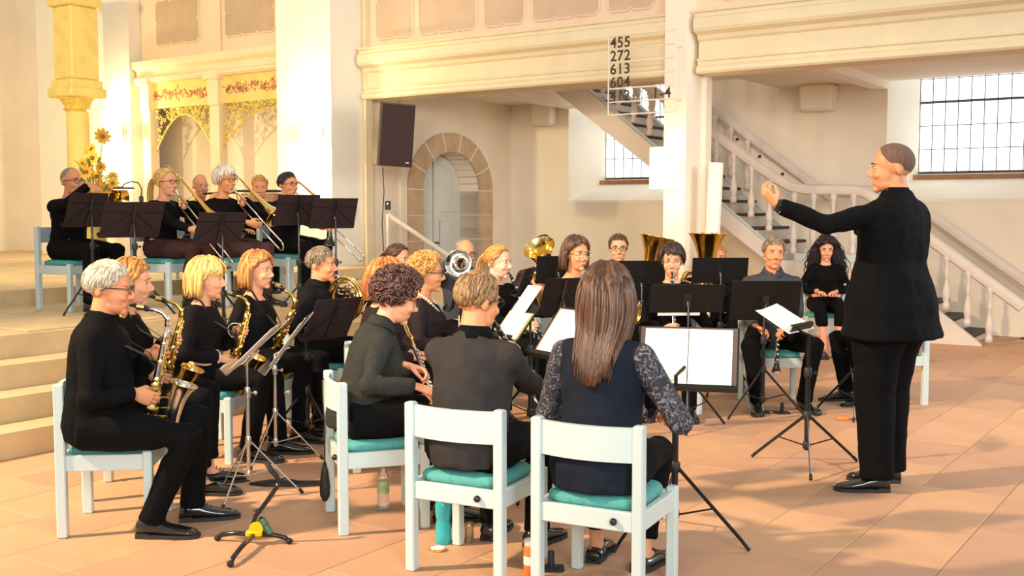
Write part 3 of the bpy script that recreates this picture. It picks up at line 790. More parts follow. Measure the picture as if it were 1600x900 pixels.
TOR_M = ((-.10,.155,.115,-.01),(-.02,.172,.130,-.01),(.08,.168,.128,-.005),(.18,.166,.120,.0),(.28,.176,.120,.0),(.36,.186,.118,-.002),(.42,.182,.105,-.006),(.462,.145,.085,-.012),(.495,.088,.070,-.012),(.535,.058,.058,-.008))
TOR_F = ((-.10,.165,.120,-.01),(-.02,.178,.132,-.01),(.08,.158,.120,-.005),(.17,.140,.108,.0),(.26,.148,.118,.010),(.33,.156,.125,.016),(.39,.160,.105,.002),(.44,.140,.085,-.008),(.48,.080,.062,-.012),(.525,.050,.050,-.008))
def torso(mb, sk, g, w, belly=0.0, tmin=-.2, tmax=1.0, flare=0.0, n=22):
    R = []
    T_ = (TOR_F if sk.fem else TOR_M)
    if flare: T_ = ((-.19, T_[0][1], T_[0][2], -.012),) + T_
    for (t, rx, ry, yo) in T_:
        if t < tmin or t > tmax: continue
        fl = flare*max(0, (.16 - t)/.26)
        bl = belly*math.exp(-((t-.1)/.12)**2)
        c = sk.hip + sk.up*(t*sk.ts) + sk.fw*(yo + bl*.6)
        gg = g if t < .47 else g*.6
        R.append([c + sk.rt*((rx*w*sk.ts + gg + fl)*math.cos(2*PI*j/n)) + sk.fw*((ry*(w*.6+.4) + gg + bl*.5 + fl)*math.sin(2*PI*j/n)) for j in range(n)])
    mb.rings(R)
def make_person(sk, label, hands, feet, hairdef, skincol='warm', top='black', bottom='black', w=1.0, sleeve='wrist', belly=0.0, glass=None, shoes='shoe', collar=None,
                coat=None, far=False, seed=1, trouser_r=1.0, skirt=False, sleeve_mat=None, top_name='top', knees=None, vneck=0.0, ankle=False, folds=.007, group='musicians of the wind band', cuff=0.0, flare=.03, cut=0.0):
    """hands: {side: (grip point world, finger dir world, palm dir world, curl)}; feet: {side: (x, y, toe angle)} in the figure's frame"""
    root = thing('person', label, 'person', sk.M, group)
    ts = sk.ts; la, lb = .285*ts, .255*ts
    el = {}; wr = {}; hm = {}
    for s in (-1, 1):
        G, fd, pd, cv = hands[s][:4]; fd = sk.ld(fd); pd = sk.ld(pd); pd = (pd - fd*pd.dot(fd)).normalized()
        g = sk.l(G); wp = g - fd*.088 - pd*.022
        pole = sk.ld(hands[s][4]) if len(hands[s]) > 4 else V(s*.75, -.35, -.8)
        el[s] = ik(sk.sh[s], wp, la, lb, pole); wr[s] = wp
        x = fd.cross(-pd)          # right-hand frame: X = Y x Z, Z = -palm
        R = Matrix((x, fd, -pd)).transposed().to_4x4()
        hm[s] = Matrix.Translation(wp) @ R @ Matrix.Diagonal(((1 if s > 0 else -1)*.96, .96, .96, 1))
    hj = {s: sk.hip + V(s*.092, .0, -.01) for s in (-1, 1)}
    an = {s: V(feet[s][0], feet[s][1], (feet[s][3] if len(feet[s]) > 3 else .085)) for s in (-1, 1)}
    kn = {}
    for s in (-1, 1):
        pole = V(s*.10 + (feet[s][0] - s*.1)*.3, 1.0, .75) if not sk.stand else V(s*.1, 1, 0)
        if knees and s in knees: pole = Vector(knees[s])
        lt = .425*(1.0 if not sk.stand else ts); kn[s] = ik(hj[s], an[s], lt, lt*.985, pole)
    # --- body under the clothes
    b = MB(); torso(b, sk, -.006, w*.97, belly*.8)
    nk = sk.H @ V(0, -.02, -.05); b.tube([sk.neck - sk.up*.05 - sk.fw*.008, sk.neck + sk.up*.02, nk], [.066, .052 if not sk.fem else .044, .052 if not sk.fem else .045], 14)
    for s in (-1, 1):
        b.tube([sk.sh[s] - sk.rt*s*.03, sk.sh[s].lerp(el[s], .3), el[s], el[s].lerp(wr[s], .3), wr[s].lerp(hm[s] @ V(0, .01, 0), .5)], [.050, .043, .036, .036, .022], 10)
        b.tube([hj[s] + V(0, -.02, .02), hj[s].lerp(kn[s], .4), kn[s], kn[s].lerp(an[s], .3), an[s]], [.088, .074, .053, .052, .034], 10)
        td = V(math.sin(feet[s][2]), math.cos(feet[s][2]), 0)
        b.tube([an[s] - td*.03 + V(0,0,-.02), an[s] + td*.08 + V(0,0,-.05), an[s] + td*.15 + V(0,0,-.06)], [.034, .030, .020], 8)
    # --- garments
    t = MB(); torso(t, sk, .012, w, belly, tmin=-.12 if not (coat and sk.stand) else -.2, tmax=(.54 if collar else .51) if not vneck else .47, flare=(flare if coat and sk.stand else 0.0))
    slm = MB()
    for s in (-1, 1):
        tgt = t if not sleeve_mat else slm
        e = wr[s] if sleeve == 'wrist' else el[s].lerp(wr[s], .55) if sleeve == '3q' else sk.sh[s].lerp(el[s], .6)
        k = 1.12 if coat else 1.0
        A = [sk.sh[s] - sk.rt*s*.06 + sk.up*.012, sk.sh[s] + sk.rt*s*.004, sk.sh[s].lerp(el[s], .5), el[s]]; Rr = [.060*k, .060*k, .053*k, .048*k]
        if sleeve != 'short': A += [el[s].lerp(wr[s], .5), e - (e - el[s]).normalized()*.012]; Rr += [.045*k, .036*k + cuff]
        else: A[2] = sk.sh[s].lerp(el[s], .35); A[3] = e; Rr[3] = .052
        t2 = t if not sleeve_mat else slm
        t2.tube(A, Rr, 12); t2.ell(A[1], (Rr[1]*.98,)*3)
        if sleeve != 'short': t2.ell(el[s], (.050*k,)*3)
        if sleeve_mat: t.tube(A[:2], Rr[:2], 12)
    p = MB(); torso(p, sk, .010, w, belly, tmin=-.3, tmax=.12)
    for s in (-1, 1):
        r = trouser_r; lo = (an[s] + V(0, 0, .0 if not ankle else .07)).lerp(kn[s], cut)
        p.tube([hj[s] + V(0, -.05, .0), hj[s].lerp(kn[s], .25), hj[s].lerp(kn[s], .7), kn[s] + (kn[s] - hj[s]).normalized()*.015, kn[s].lerp(an[s], .35), lo.lerp(kn[s], .1), lo + V(0,0,-.015)],
               [.100*w*max(1, r*.85), .094*w*max(1, r*.9), .076*r, .070*r, .066*r, .058*r, .062*r], 14)
        p.ell(kn[s], (.069*r,)*3)
    if skirt:
        m1 = hj[-1].lerp(kn[-1], .8).lerp(hj[1].lerp(kn[1], .8), .5)
    vb = .020 if not far else .028; vg = .0125 if not far else .018
    items = [(b, vb, 3), (t, vg, 3), (p, vg, 3)]
    if sleeve_mat: items.append((slm, vg, 2))
    res = remesh_batch(items)
    nb = NB(); nb.add(res[0][0], res[0][1], 0)
    hv, hf, hmts = HEADS['f' if sk.fem else 'm']; nb.add(hv, hf, hmts, sk.H)
    for s in (-1, 1):
        v, f = HANDS[hands[s][3]]; nb.add(v, f if s > 0 else [q[::-1] for q in f], 0, hm[s])
        ey = MB(); ey.ell((s*.0305,.0745,.0075), (.0122,.0118,.0052), nu=10, nv=6, mi=2); ey.ell((s*.0305,.0815,.007), (.0064,.0060,.0050), nu=8, nv=6, mi=3)
        ey.tube([V(s*.014,.086,.026), V(s*.028,.0905,.031), V(s*.046,.080,.027)], [.002,.0036,.0018], 6, mi=4)
        ey.tube([V(s*.017,.0815,.010), V(s*.030,.0875,.0155), V(s*.044,.0795,.011)], [.0015,.0022,.0015], 5, mi=4)
        nb.addmb(ey, None, sk.H)
    nb.build('body', [SKIN[skincol], M_lip, M_eye, M_iris, hairdef[1][1]], root)
    def gar(name, r, m, amp):
        v = disp(r[0], r[1], amp, 9, seed*3.7) if amp else r[0]
        g = NB(); g.add(v, r[1], 0); return g.build(name, [m], root)
    topo = gar(top_name, res[1], CL[top], folds); bot = gar('skirt_and_tights' if skirt else 'trousers', res[2], CL[bottom], folds*.8)
    if sleeve_mat: gar('sleeves', res[3], CL[sleeve_mat], folds*.6)
    # --- shoes
    for s in (-1, 1):
        a = feet[s][2]; z = an[s].z - .085
        Ms = Matrix.Translation((an[s].x, an[s].y, z)) @ Matrix.Rotation(-a, 4, 'Z')
        if len(feet[s]) > 4: Ms = Ms @ Matrix.Rotation(feet[s][4], 4, 'X')
        sh = MB(); n = 14; R = []
        top_h = .10 if not ankle else .065
        for (y, hw, h) in ((-.068,.020,.045),(-.062,.034,top_h*.8),(-.02,.040,top_h),(.03,.041,top_h*.92),(.08,.044,.066),(.13,.049,.052),(.175,.046,.043),(.205,.033,.034),(.217,.012,.022)):
            R.append([Ms @ V(hw*math.cos(2*PI*j/n), y, .012 + max(0, (h-.012)*(.5 + .5*math.sin(2*PI*j/n)))) for j in range(n)])
        sh.rings(R); so = sh.build('shoe', M_shoe if shoes == 'shoe' else M_brshoe, root, smooth=True)
        sl = MB(); P = [(-.030,-.06),(.030,-.06),(.042,0),(.042,.06),(.051,.13),(.046,.185),(.02,.222),(-.02,.222),(-.046,.185),(-.051,.13),(-.042,.06),(-.042,0)]
        sl.prism(P, 0, .018, Ms, axis='z'); sl.box((0,-.035,.012), (.066,.06,.024), Ms); sl.build('sole', M_sole, so)
        lc = MB()
        for q in range(3): lc.tube([Ms @ V(-.018,.045+.018*q,.082-.010*q), Ms @ V(0,.047+.018*q,.090-.010*q), Ms @ V(.018,.045+.018*q,.082-.010*q)], .0025, 5)
        lc.build('laces', M_black, so)
    if hairdef[0]: hair(sk, hairdef[0], hairdef[1], root, n=hairdef[2] if len(hairdef) > 2 else (240 if not far else 150), seed=seed)
    if glass: glasses(sk, root, glass)
    if collar:
        cm = MB(); c = sk.neck + sk.up*.012; n = 18; R1 = []; R2 = []
        for i in range(n):
            a = -PI/2 + 2*PI*(i + .5)/n; op = 1.0 if collar != 'open' else 1.0
            d = sk.rt*math.cos(a) + sk.fw*math.sin(a)
            R1.append(c + d*(.064 if not sk.fem else .056) + sk.up*(.030 - .02*max(0, math.sin(a))))
            R2.append(c + d*(.092 if not sk.fem else .082) - sk.up*(.022 + .055*max(0, math.sin(a))**3))
        seg = [i for i in range(n) if True]
        vs = R1 + R2; fs = []
        k0 = n*3//4
        for i in range(n):
            mid = -PI/2 + 2*PI*(i + 1)/n
            if math.sin(mid) > .985: continue
            fs.append((i, (i+1) % n, n + (i+1) % n, n + i))
        cm.add(vs, fs); o = cm.build('collar', CL['black' if seed in (9,) else top], topo, smooth=True); md = o.modifiers.new('s', 'SOLIDIFY'); md.thickness = .006
    sk.root = root; sk.el = el; sk.wr = wr; sk.kn = kn; sk.an = an; sk.top = topo
    return root
# ================================================================ CHAIRS
def chair_proto():
    t = thing('chair', 'white wooden chair with teal seat', 'chair')
    w, d = .207, .193
    lg = MB().cbox((0, 0, .355), (.042, .046, .71), .005).mesh('leg'); lg.materials.append(M_white)
    lf = MB().cbox((0, 0, .20), (.042, .042, .40), .005).mesh('leg'); lf.materials.append(M_white)
    for s in (-1, 1):
        link('leg', lg, t, Matrix.Translation((s*w, -d, 0))); link('leg', lf, t, Matrix.Translation((s*w, d, 0)))
    R = []
    for i in range(13):
        x = -.188 + .376*i/12; y = -d - .034*(1 - (x/.188)**2)
        R.append([V(x, y - .011, .570), V(x, y + .011, .570), V(x, y + .011, .700), V(x, y - .011, .700)])
    MB().rings(R).build('backrest', M_white, t, smooth='auto')
    for n_, c, s_ in (('seat_rail', (0, -d, .345), (.374, .026, .075)), ('seat_rail', (0, d, .345), (.374, .026, .075)), ('seat_rail', (-w, 0, .345), (.026, .345, .075)), ('seat_rail', (w, 0, .345), (.026, .345, .075))):
        MB().cbox(c, s_, .004).build(n_, M_white, t)
    R = []
    for z, k, e in ((.375, .95, .12), (.393, 1.0, .1), (.408, 1.0, .14), (.420, .95, .2), (.428, .80, .3), (.431, .5, .35)):
        r = []
        for j in range(28):
            a = 2*PI*j/28; c, s_ = math.cos(a), math.sin(a); q = 2/(5.0)
            r.append(V(.194*k*abs(c)**q*(1 if c > 0 else -1), .186*k*abs(s_)**q*(1 if s_ > 0 else -1), z))
        R.append(r)
    MB().rings(R).build('seat', M_teal, t, smooth=True)
    MB().ell((.115, -d - .022, .345), (.0145, .014, .0145), nu=12, nv=8).build('knob', M_blackg, t, smooth=True)
    return t
CH0 = chair_proto(); CH_used = [False]
def chair(loc, heading, label, z0=0.0):
    M = TM((loc[0], loc[1], z0), heading)
    if not CH_used[0]:
        CH_used[0] = True; CH0.matrix_local = M; CH0['label'] = label; CH0['group'] = 'white chairs with teal seats'; return CH0
    return dup(CH0, M, label, 'white chairs with teal seats')
def floor_z(x, y):
    p = UVI @ Vector((x, y, 0))
    if p.y > -.4 and p.x > -4.05: return 0.0
    if p.x < -4.05: return PZ + .15
    if p.x < -2.05: return PZ + .012 if p.x > -3.95 else PZ
    for k in range(3):
        if p.x < -2.05 + .30*(k+1): return PZ - .16*(k+1)
    return 0.0

# ================================================================ MUSIC STANDS AND SHEETS
def desk_matrix(c, h, tilt):
    h = math.radians(h); t = math.radians(tilt)
    n = V(math.cos(h)*math.cos(t), math.sin(h)*math.cos(t), math.sin(t)); up = V(-math.cos(h)*math.sin(t), -math.sin(h)*math.sin(t), math.cos(t)); x = up.cross(n)
    M = Matrix((x, up, n)).transposed().to_4x4(); M.translation = Vector(c); return M
M_desk = mat('stand_desk_black', (.008, .007, .007), .5, spec=.2); M_deskp = mat('stand_desk_plum', (.028, .016, .018), .55, spec=.2)
def stand(c, h, tilt, w, hh, label, style='fold', base=None, legr=.29, legyaw=0, m=None, z0=None, hub=.34, folds=True):
    c = Vector(c); D = desk_matrix(c, h, tilt)
    bx = base if base is not None else (c.x - math.cos(math.radians(h))*.03, c.y - math.sin(math.radians(h))*.03)
    z0 = floor_z(bx[0], bx[1]) if z0 is None else z0
    t = thing('music_stand', label, 'music stand', Matrix.Translation((bx[0], bx[1], z0)), 'music stands of the band'); Ti = Matrix.Translation((-bx[0], -bx[1], -z0))
    m = m or M_desk; met = M_chrome if style == 'wire' else M_blackg; pr = .0075 if style == 'wire' else .011
    DL = Ti @ D
    if style == 'wire':
        d = MB()
        for x in (-w/2, w/2): d.box((x, 0, 0), (.012, hh, .004), DL)
        for y in (-hh/2, hh/2): d.box((0, y, .0), (w, .012, .004), DL)
        for a, b in (((-w/2, hh/2), (0, -.02)), ((w/2, hh/2), (0, -.02)), ((-w/2, -hh/2), (0, .05)), ((w/2, -hh/2), (0, .05))):
            d.tube([DL @ V(a[0], a[1], -.004), DL @ V(b[0], b[1], -.004)], .004, 5)
        dk = d.build('desk', met, t)
    else:
        dk = MB().cbox((0, 0, 0), (w, hh, .005), .002, DL).build('desk', m, t)
        br = MB()
        if folds:
            q = -.005
            br.box((0, 0, -.008), (.020, hh*.92, .010), DL)
            for s in (-1, 1):
                br.tube([DL @ V(0, hh*.22, q), DL @ V(s*w*.46, -hh*.38, q)], .0035, 5)
                br.tube([DL @ V(s*.015, hh*.20, q), DL @ V(s*w*.49, hh*.20, q)], .003, 5)
        else:
            br.box((0, -.02, -.008), (.05, .12, .012), DL); br.tube([DL @ V(-w/2, hh*.49, -.003), DL @ V(w/2, hh*.49, -.003)], .003, 5)
        br.build('brace', M_blackg, dk)
    MB().box((0, -hh/2 - .002, .022), (w, .005, .045), DL).box((0, -hh/2 + .008, .045), (w, .02, .004), DL).build('lip', m if style != 'wire' else met, t)
    p0 = DL @ V(0, -.02, -.02); p1 = V(0, 0, p0.z - .04)
    ps = MB(); ps.tube([p0, p0*.5 + p1*.5, p1, V(0, 0, .50)], pr*.8, 10); ps.build('post', met, t, smooth='auto')
    MB().tube([V(0, 0, .56), V(0, 0, .10)], pr*1.35, 10).build('outer_tube', met, t, smooth='auto')
    kn = MB(); kn.lathe([(pr*2.0, .53), (pr*2.2, .54), (pr*2.2, .575), (pr*1.8, .585)], 10); kn.tube([V(0, 0, .555), V(.035, .0, .555)], .005, 6); kn.ell((.042, 0, .555), (.010, .010, .012), nu=8, nv=6)
    kn.build('height_knob', M_black if style != 'wire' else M_chrome, t, smooth='auto')
    MB().lathe([(pr*2, hub - .02), (pr*2.2, hub - .01), (pr*2.2, hub + .02), (pr*1.6, hub + .03)], 10).build('hub', M_black if style != 'wire' else M_chrome, t, smooth='auto')
    MB().lathe([(pr*2, .11), (pr*2.1, .12), (pr*2.1, .14), (pr*1.6, .15)], 10).build('slider', M_black if style != 'wire' else M_chrome, t, smooth='auto')
    for k in range(3):
        a = math.radians(legyaw + 120*k); e = V(math.cos(a), math.sin(a), 0); mid = e*(legr*.55) + V(0, 0, hub*.52)
        lg = MB(); end = e*legr + V(0, 0, .015)
        if style == 'wire': lg.tube([e*.012 + V(0,0,hub), end], .0042, 6)
        else: lg.tube([e*.015 + V(0,0,hub), e*(legr*.90) + V(0,0,hub*.16), end], [(.009,.005),(.009,.005),(.008,.005)], 8, up=(0,0,1))
        L = lg.build('leg', met, t, smooth='auto')
        MB().tube([mid, e*.012 + V(0, 0, .125)], .0045 if style != 'wire' else .0035, 6).build('leg_strut', met, L)
        MB().tube([e*(legr*.955) + V(0,0,.034), e*(legr*1.02) + V(0,0,.009)], [.009, .0095], 8).build('rubber_foot', M_rubber, L)
    return t, D
def sheets(D, w, h, label, pages=2, off=(0, 0), lift=.006, lines=True, colr=None, cover=None, rot=0, gapx=.004, group='sheet music on the stands'):
    t = thing('sheet_music', label, 'sheet music', D @ Matrix.Translation((off[0], off[1], lift)) @ Matrix.Rotation(rot, 4, 'Z'), group)
    if cover: MB().cbox((0, 0, -.002), (w*1.10, h*1.06, .003), .001).build('folder', cover, t)
    for k in range(pages):
        pw = w/pages; x = -w/2 + pw*(k + .5)
        pg = MB().cbox((x, 0, .0015), (pw - gapx, h, .002), .0006).build('page', colr or M_paper, t)
        if lines:
            st_ = MB(); ns = max(3, int(h/.027)); rg = random.Random(k + int(D.translation.x*100))
            for q in range(ns):
                y = h/2 - .024 - q*(h - .035)/ns
                for l in range(5): st_.box((x, y - l*.0022, .0028), (pw*.86, .00045, .0003))
                for e in range(9): st_.box((x - pw*.40 + pw*.8*rg.random(), y - .0022*rg.randint(0, 4), .0029), (.0035, .0026, .0003))
            st_.build('printed_staves', M_stave, pg)
    return t

# ================================================================ INSTRUMENTS
def im(pos, fwd, up):        # instrument frame: x = fwd, z ~ up, y = left
    x = Vector(fwd).normalized(); z = Vector(up); z = (z - x*z.dot(x)).normalized(); y = z.cross(x)
    M = Matrix((x, y, z)).transposed().to_4x4(); M.translation = Vector(pos); return M
def arc(c, r, a0, a1, n, plane='xz', ry=None):
    out = []
    for i in range(n+1):
        a = math.radians(a0 + (a1-a0)*i/n); q = (r*math.cos(a), (ry or r)*math.sin(a))
        out.append(Vector(c) + (V(q[0], 0, q[1]) if plane == 'xz' else V(q[0], q[1], 0) if plane == 'xy' else V(0, q[0], q[1])))
    return out
def sax(M, label, k=1.0, mb_=None, mk=None, neck=None, bell=None):
    t = thing('saxophone', label, 'saxophone', M, 'saxophones'); mb_ = mb_ or M_brass; mk = mk or M_brasy
    S = lambda *a: V(*a)*k
    MB().tube([S(0,0,0), S(.02,0,.003), S(.055,0,.0), S(.085,0,-.006)], [.005*k,.0095*k,.0125*k,.0135*k], 12).build('mouthpiece', M_blackg, t, smooth=True)
    MB().lathe([(.0145*k,-.016),(.0145*k,.016)], 12, Matrix.Translation(S(.05,0,0)) @ Matrix.Rotation(PI/2, 4, 'Y')).build('ligature', mk, t, smooth='auto')
    npts = [S(.08,0,-.006), S(.115,0,-.004), S(.150,0,-.012), S(.176,0,-.036), S(.182,0,-.075)]
    MB().tube(npts, [.0085*k,.0095*k,.0105*k,.0120*k,.0128*k], 12).build('neck', neck or mb_, t, smooth=True)
    b0, b1 = S(.182,0,-.07), S(.158,0,-.52); nn = 8
    body = [b0.lerp(b1, i/nn) for i in range(nn+1)]; rad = [(.0125 + .0125*i/nn)*k for i in range(nn+1)]
    bow = [S(.158 + .052 - .052*math.cos(a), 0, -.52 - .062*math.sin(a)) for a in [PI*i/10 for i in range(1, 11)]]
    brad = [(.025 + .008*i/10)*k for i in range(1, 11)]
    B = MB(); B.tube(body + bow, rad + brad, 14); B.build('body', mb_, t, smooth=True)
    bl = [S(.262,0,-.52), S(.265,0,-.475), S(.270,0,-.43), S(.277,0,-.39), S(.285,0,-.36), S(.291,0,-.34), S(.294,0,-.33)]
    bm = MB(); bm.tube(bl, [.033*k,.035*k,.038*k,.042*k,.049*k,.056*k,.062*k], 24, cap=False)
    bm.tube(bl[::-1], [.060*k,.053*k,.046*k,.039*k,.035*k,.032*k,.030*k], 24, cap=False)
    o = bm.build('bell', bell or mb_, t, smooth=True, fix=False)
    MB().tube([S(.294,0,-.33) + (Matrix.Rotation(.15, 3, 'Y') @ V(.062*k*math.cos(a), .062*k*math.sin(a), 0)) for a in [2*PI*i/28 for i in range(28)]], .0035*k, 6, closed=True).build('bell_rim', mk, o, smooth=True)
    kw = MB(); rg = random.Random(4)
    for i in range(15):
        f = .06 + i*.063; p = b0.lerp(b1, f); r = (.0125 + .0125*f)*k; cr = (.008 + .009*f)*k
        for dx, dy in (((.55, .85), (.85, -.5), (.1, -1))[i % 3],):
            d = V(dx, dy, 0).normalized(); Q = d.to_track_quat('Z', 'Y').to_matrix().to_4x4(); Q.translation = p + d*(r + .002)
            kw.lathe([(cr*.9, 0), (cr, .004*k), (cr, .008*k), (cr*.4, .010*k), (.0, .011*k)], 12, Q)
    for y in (.022, -.024, .030):
        kw.tube([S(.19, y, -.11), S(.178, y*1.25, -.50)], .0032*k, 6)
        for q in range(9):
            f = q/8; p = S(.19 - .012*f, y*(1 + .25*f), -.11 - .39*f); kw.ell(p, (.0055*k, .0055*k, .004*k), nu=6, nv=4)
    for zz, yy, rr in ((-.40, .030, .021), (-.47, .034, .024), (-.56, .030, .026), (-.46, -.04, .022), (-.35, -.035, .018)):
        xx = .215 if zz < -.5 else (.235 if yy > 0 else .17)
        kw.lathe([(rr*k*.9, 0), (rr*k, .004), (rr*k, .009), (rr*k*.3, .012), (0, .012)], 14, Matrix.Translation(S(xx, yy, zz)) @ Matrix.Rotation(-PI/2 if yy > 0 else PI/2, 4, 'X'))
    for zz in (-.41, -.46, -.50):
        kw.tube([S(.16, 0, zz), S(.262, 0, zz + .01)], .005*k, 6)
    kw.build('keywork', mk, t, smooth='auto')['kind'] = 'stuff'
    gd = MB()
    gd.tube(arc(S(.21, -.045, -.535), .030*k, 0, 360, 14), .003*k, 5); gd.tube(arc(S(.262, .05, -.47), .028*k, 0, 360, 14), .003*k, 5)
    gd.build('key_guard', mk, t, smooth=True)
    return t
def sax_hands(M, k=1.0):
    R = M.to_3x3()
    return {-1: (M @ (V(.176, .028, -.21)*k), R @ V(.80, -.38, .15), R @ V(-.38, -.88, 0), 'keys'), 1: (M @ (V(.164, -.034, -.41)*k), R @ V(.85, .30, -.25), R @ V(-.30, .90, 0), 'keys')}
def flare(pts, rad, n=28):
    a = MB(); a.tube(pts, rad, n, cap=False); a.tube(pts[::-1], [max(.002, r - .0025) for r in rad[::-1]], n, cap=False); return a
def ring3(c, ax, r, n=28):
    ax = Vector(ax).normalized(); x = ax.orthogonal().normalized(); y = ax.cross(x)
    return [Vector(c) + x*(r*math.cos(2*PI*i/n)) + y*(r*math.sin(2*PI*i/n)) for i in range(n)]
def trombone(M, label, L=.80, m=None):
    m = m or M_brass; t = thing('trombone', label, 'trombone', M, 'trombones')
    MB().tube([V(0,0,0), V(.015,0,0), V(.03,0,0), V(.08,0,0)], [.0125,.012,.006,.0065], 12).build('mouthpiece', M_silver, t, smooth=True)
    A = V(0,0,0); B = V(0,.03,-.085)
    sl = MB(); sl.tube([V(.07,0,0), V(L-.045,0,0)], .0068, 10); sl.tube([V(.12,0,0)+B, V(L-.045,0,0)+B], .0068, 10)
    c = (A+B)*.5; d = (A-B)*.5
    sl.tube([V(L-.045,0,0) + c + d*math.cos(a) + V(.045*math.sin(a),0,0) for a in [PI*i/10 for i in range(11)]], .0072, 10)
    so = sl.build('slide', M_nickel, t, smooth=True)
    MB().tube([V(.13,0,0), V(.13,0,0)+B], .005, 8).tube([V(.42,0,0), V(.42,0,0)+B], .005, 8).build('slide_brace', m, so, smooth=True)
    off = V(0,.13,.02)
    g = MB(); g.tube([V(.12,0,0)+B, V(.05,.06,-.07), V(-.05,.10,-.05), V(-.25,.11,-.04)] + [V(-.25,.12,0) + V(-.06*math.sin(a), 0, -.04*math.cos(a) + .0) for a in [PI*i/8 for i in range(1, 9)]] + [V(-.1,.13,.042)], .0078, 10)
    g.tube([V(.10,.05,-.06), V(.10,.13,.04)], .005, 8); g.tube([V(-.12,.11,-.045), V(-.12,.125,.04)], .005, 8)
    g.build('tuning_slide', m, t, smooth=True)
    bp = [V(-.1,.13,.042), V(.08,.133,.043), V(.22,.136,.044), V(.32,.138,.045), V(.39,.14,.046), V(.435,.141,.046), V(.462,.142,.046)]
    br = [.008, .012, .020, .032, .055, .085, .108]
    o = flare(bp, br).build('bell', m, t, smooth=True, fix=False)
    MB().tube(ring3(bp[-1], (1,0,0), .108), .003, 6, closed=True).build('bell_rim', M_brasy, o, smooth=True)
    return t
def trombone_hands(M, xs=.42):
    R = M.to_3x3()
    return {-1: (M @ V(.12, .05, -.05), R @ V(.45, -.85, .2), R @ V(.85, .45, 0), 'grip'), 1: (M @ V(xs, -.01, -.05), R @ V(.55, .80, .1), R @ V(-.8, .55, 0), 'keys')}
def clarinet(M, label, group='clarinets'):     # x along the tube from the mouthpiece
    t = thing('clarinet', label, 'clarinet', M, group)
    MB().tube([V(0,0,0), V(.02,0,0), V(.07,0,0)], [.004,.010,.0125], 10).build('mouthpiece', M_blackg, t, smooth=True)
    b = MB(); b.tube([V(.07,0,0), V(.13,0,0), V(.57,0,0)], [.0145,.0125,.0125], 12); b.build('body', M_blackg, t, smooth='auto')
    MB().tube([V(.57,0,0), V(.60,0,0), V(.635,0,0), V(.66,0,0)], [.0145,.017,.025,.034], 16).build('bell', M_blackg, t, smooth=True)
    k = MB()
    for x in (.07, .13, .34, .57, .66): k.lathe([((.016 if x < .6 else .0345), -.006), ((.016 if x < .6 else .0345), .006)], 14, Matrix.Translation((x,0,0)) @ Matrix.Rotation(PI/2, 4, 'Y'))
    k.tube([V(.16,.012,.010), V(.33,.012,.010)], .0028, 6); k.tube([V(.36,-.012,.010), V(.55,-.012,.010)], .0028, 6); k.tube([V(.20,-.014,.006), V(.31,-.014,.006)], .0024, 6)
    for i in range(11):
        x = .17 + i*.036; k.lathe([(.0075, 0), (.0075, .003), (.003, .005)], 10, Matrix.Translation((x, .003*(-1)**i, .0125)))
    k.build('keywork', M_silver, t, smooth='auto')['kind'] = 'stuff'
    return t
def clarinet_hands(M):
    R = M.to_3x3()
    return {-1: (M @ V(.24, .012, .0), R @ V(.15, -.55, .80), R @ V(.1, -.8, -.55), 'keys'), 1: (M @ V(.45, -.012, .0), R @ V(.10, .55, .80), R @ V(.1, .8, -.55), 'keys')}
def flute(M, label):
    t = thing('flute', label, 'flute', M)
    MB().tube([V(0,0,0), V(.20,0,0)], .0098, 12).build('head_joint', M_brasy, t, smooth='auto')
    MB().ell((.14,.008,0), (.018,.008,.012), nu=12, nv=6).build('lip_plate', M_brass, t, smooth=True)
    MB().tube([V(.20,0,0), V(.67,0,0)], .0098, 12).build('body', M_silver, t, smooth='auto')
    k = MB()
    for i in range(15): k.lathe([(.0085, 0), (.0085, .004), (.004, .006)], 10, Matrix.Translation((.24 + i*.027, .011, 0)) @ Matrix.Rotation(-PI/2, 4, 'X'))
    k.tube([V(.23,.006,.012), V(.65,.006,.012)], .0025, 6); k.build('keywork', M_silver, t, smooth='auto')['kind'] = 'stuff'
    for x in (.20, .56): MB().lathe([(.0118, -.008), (.0118, .008)], 12, Matrix.Translation((x,0,0)) @ Matrix.Rotation(PI/2, 4, 'Y')).build('joint_ring', M_silver, t)
    return t
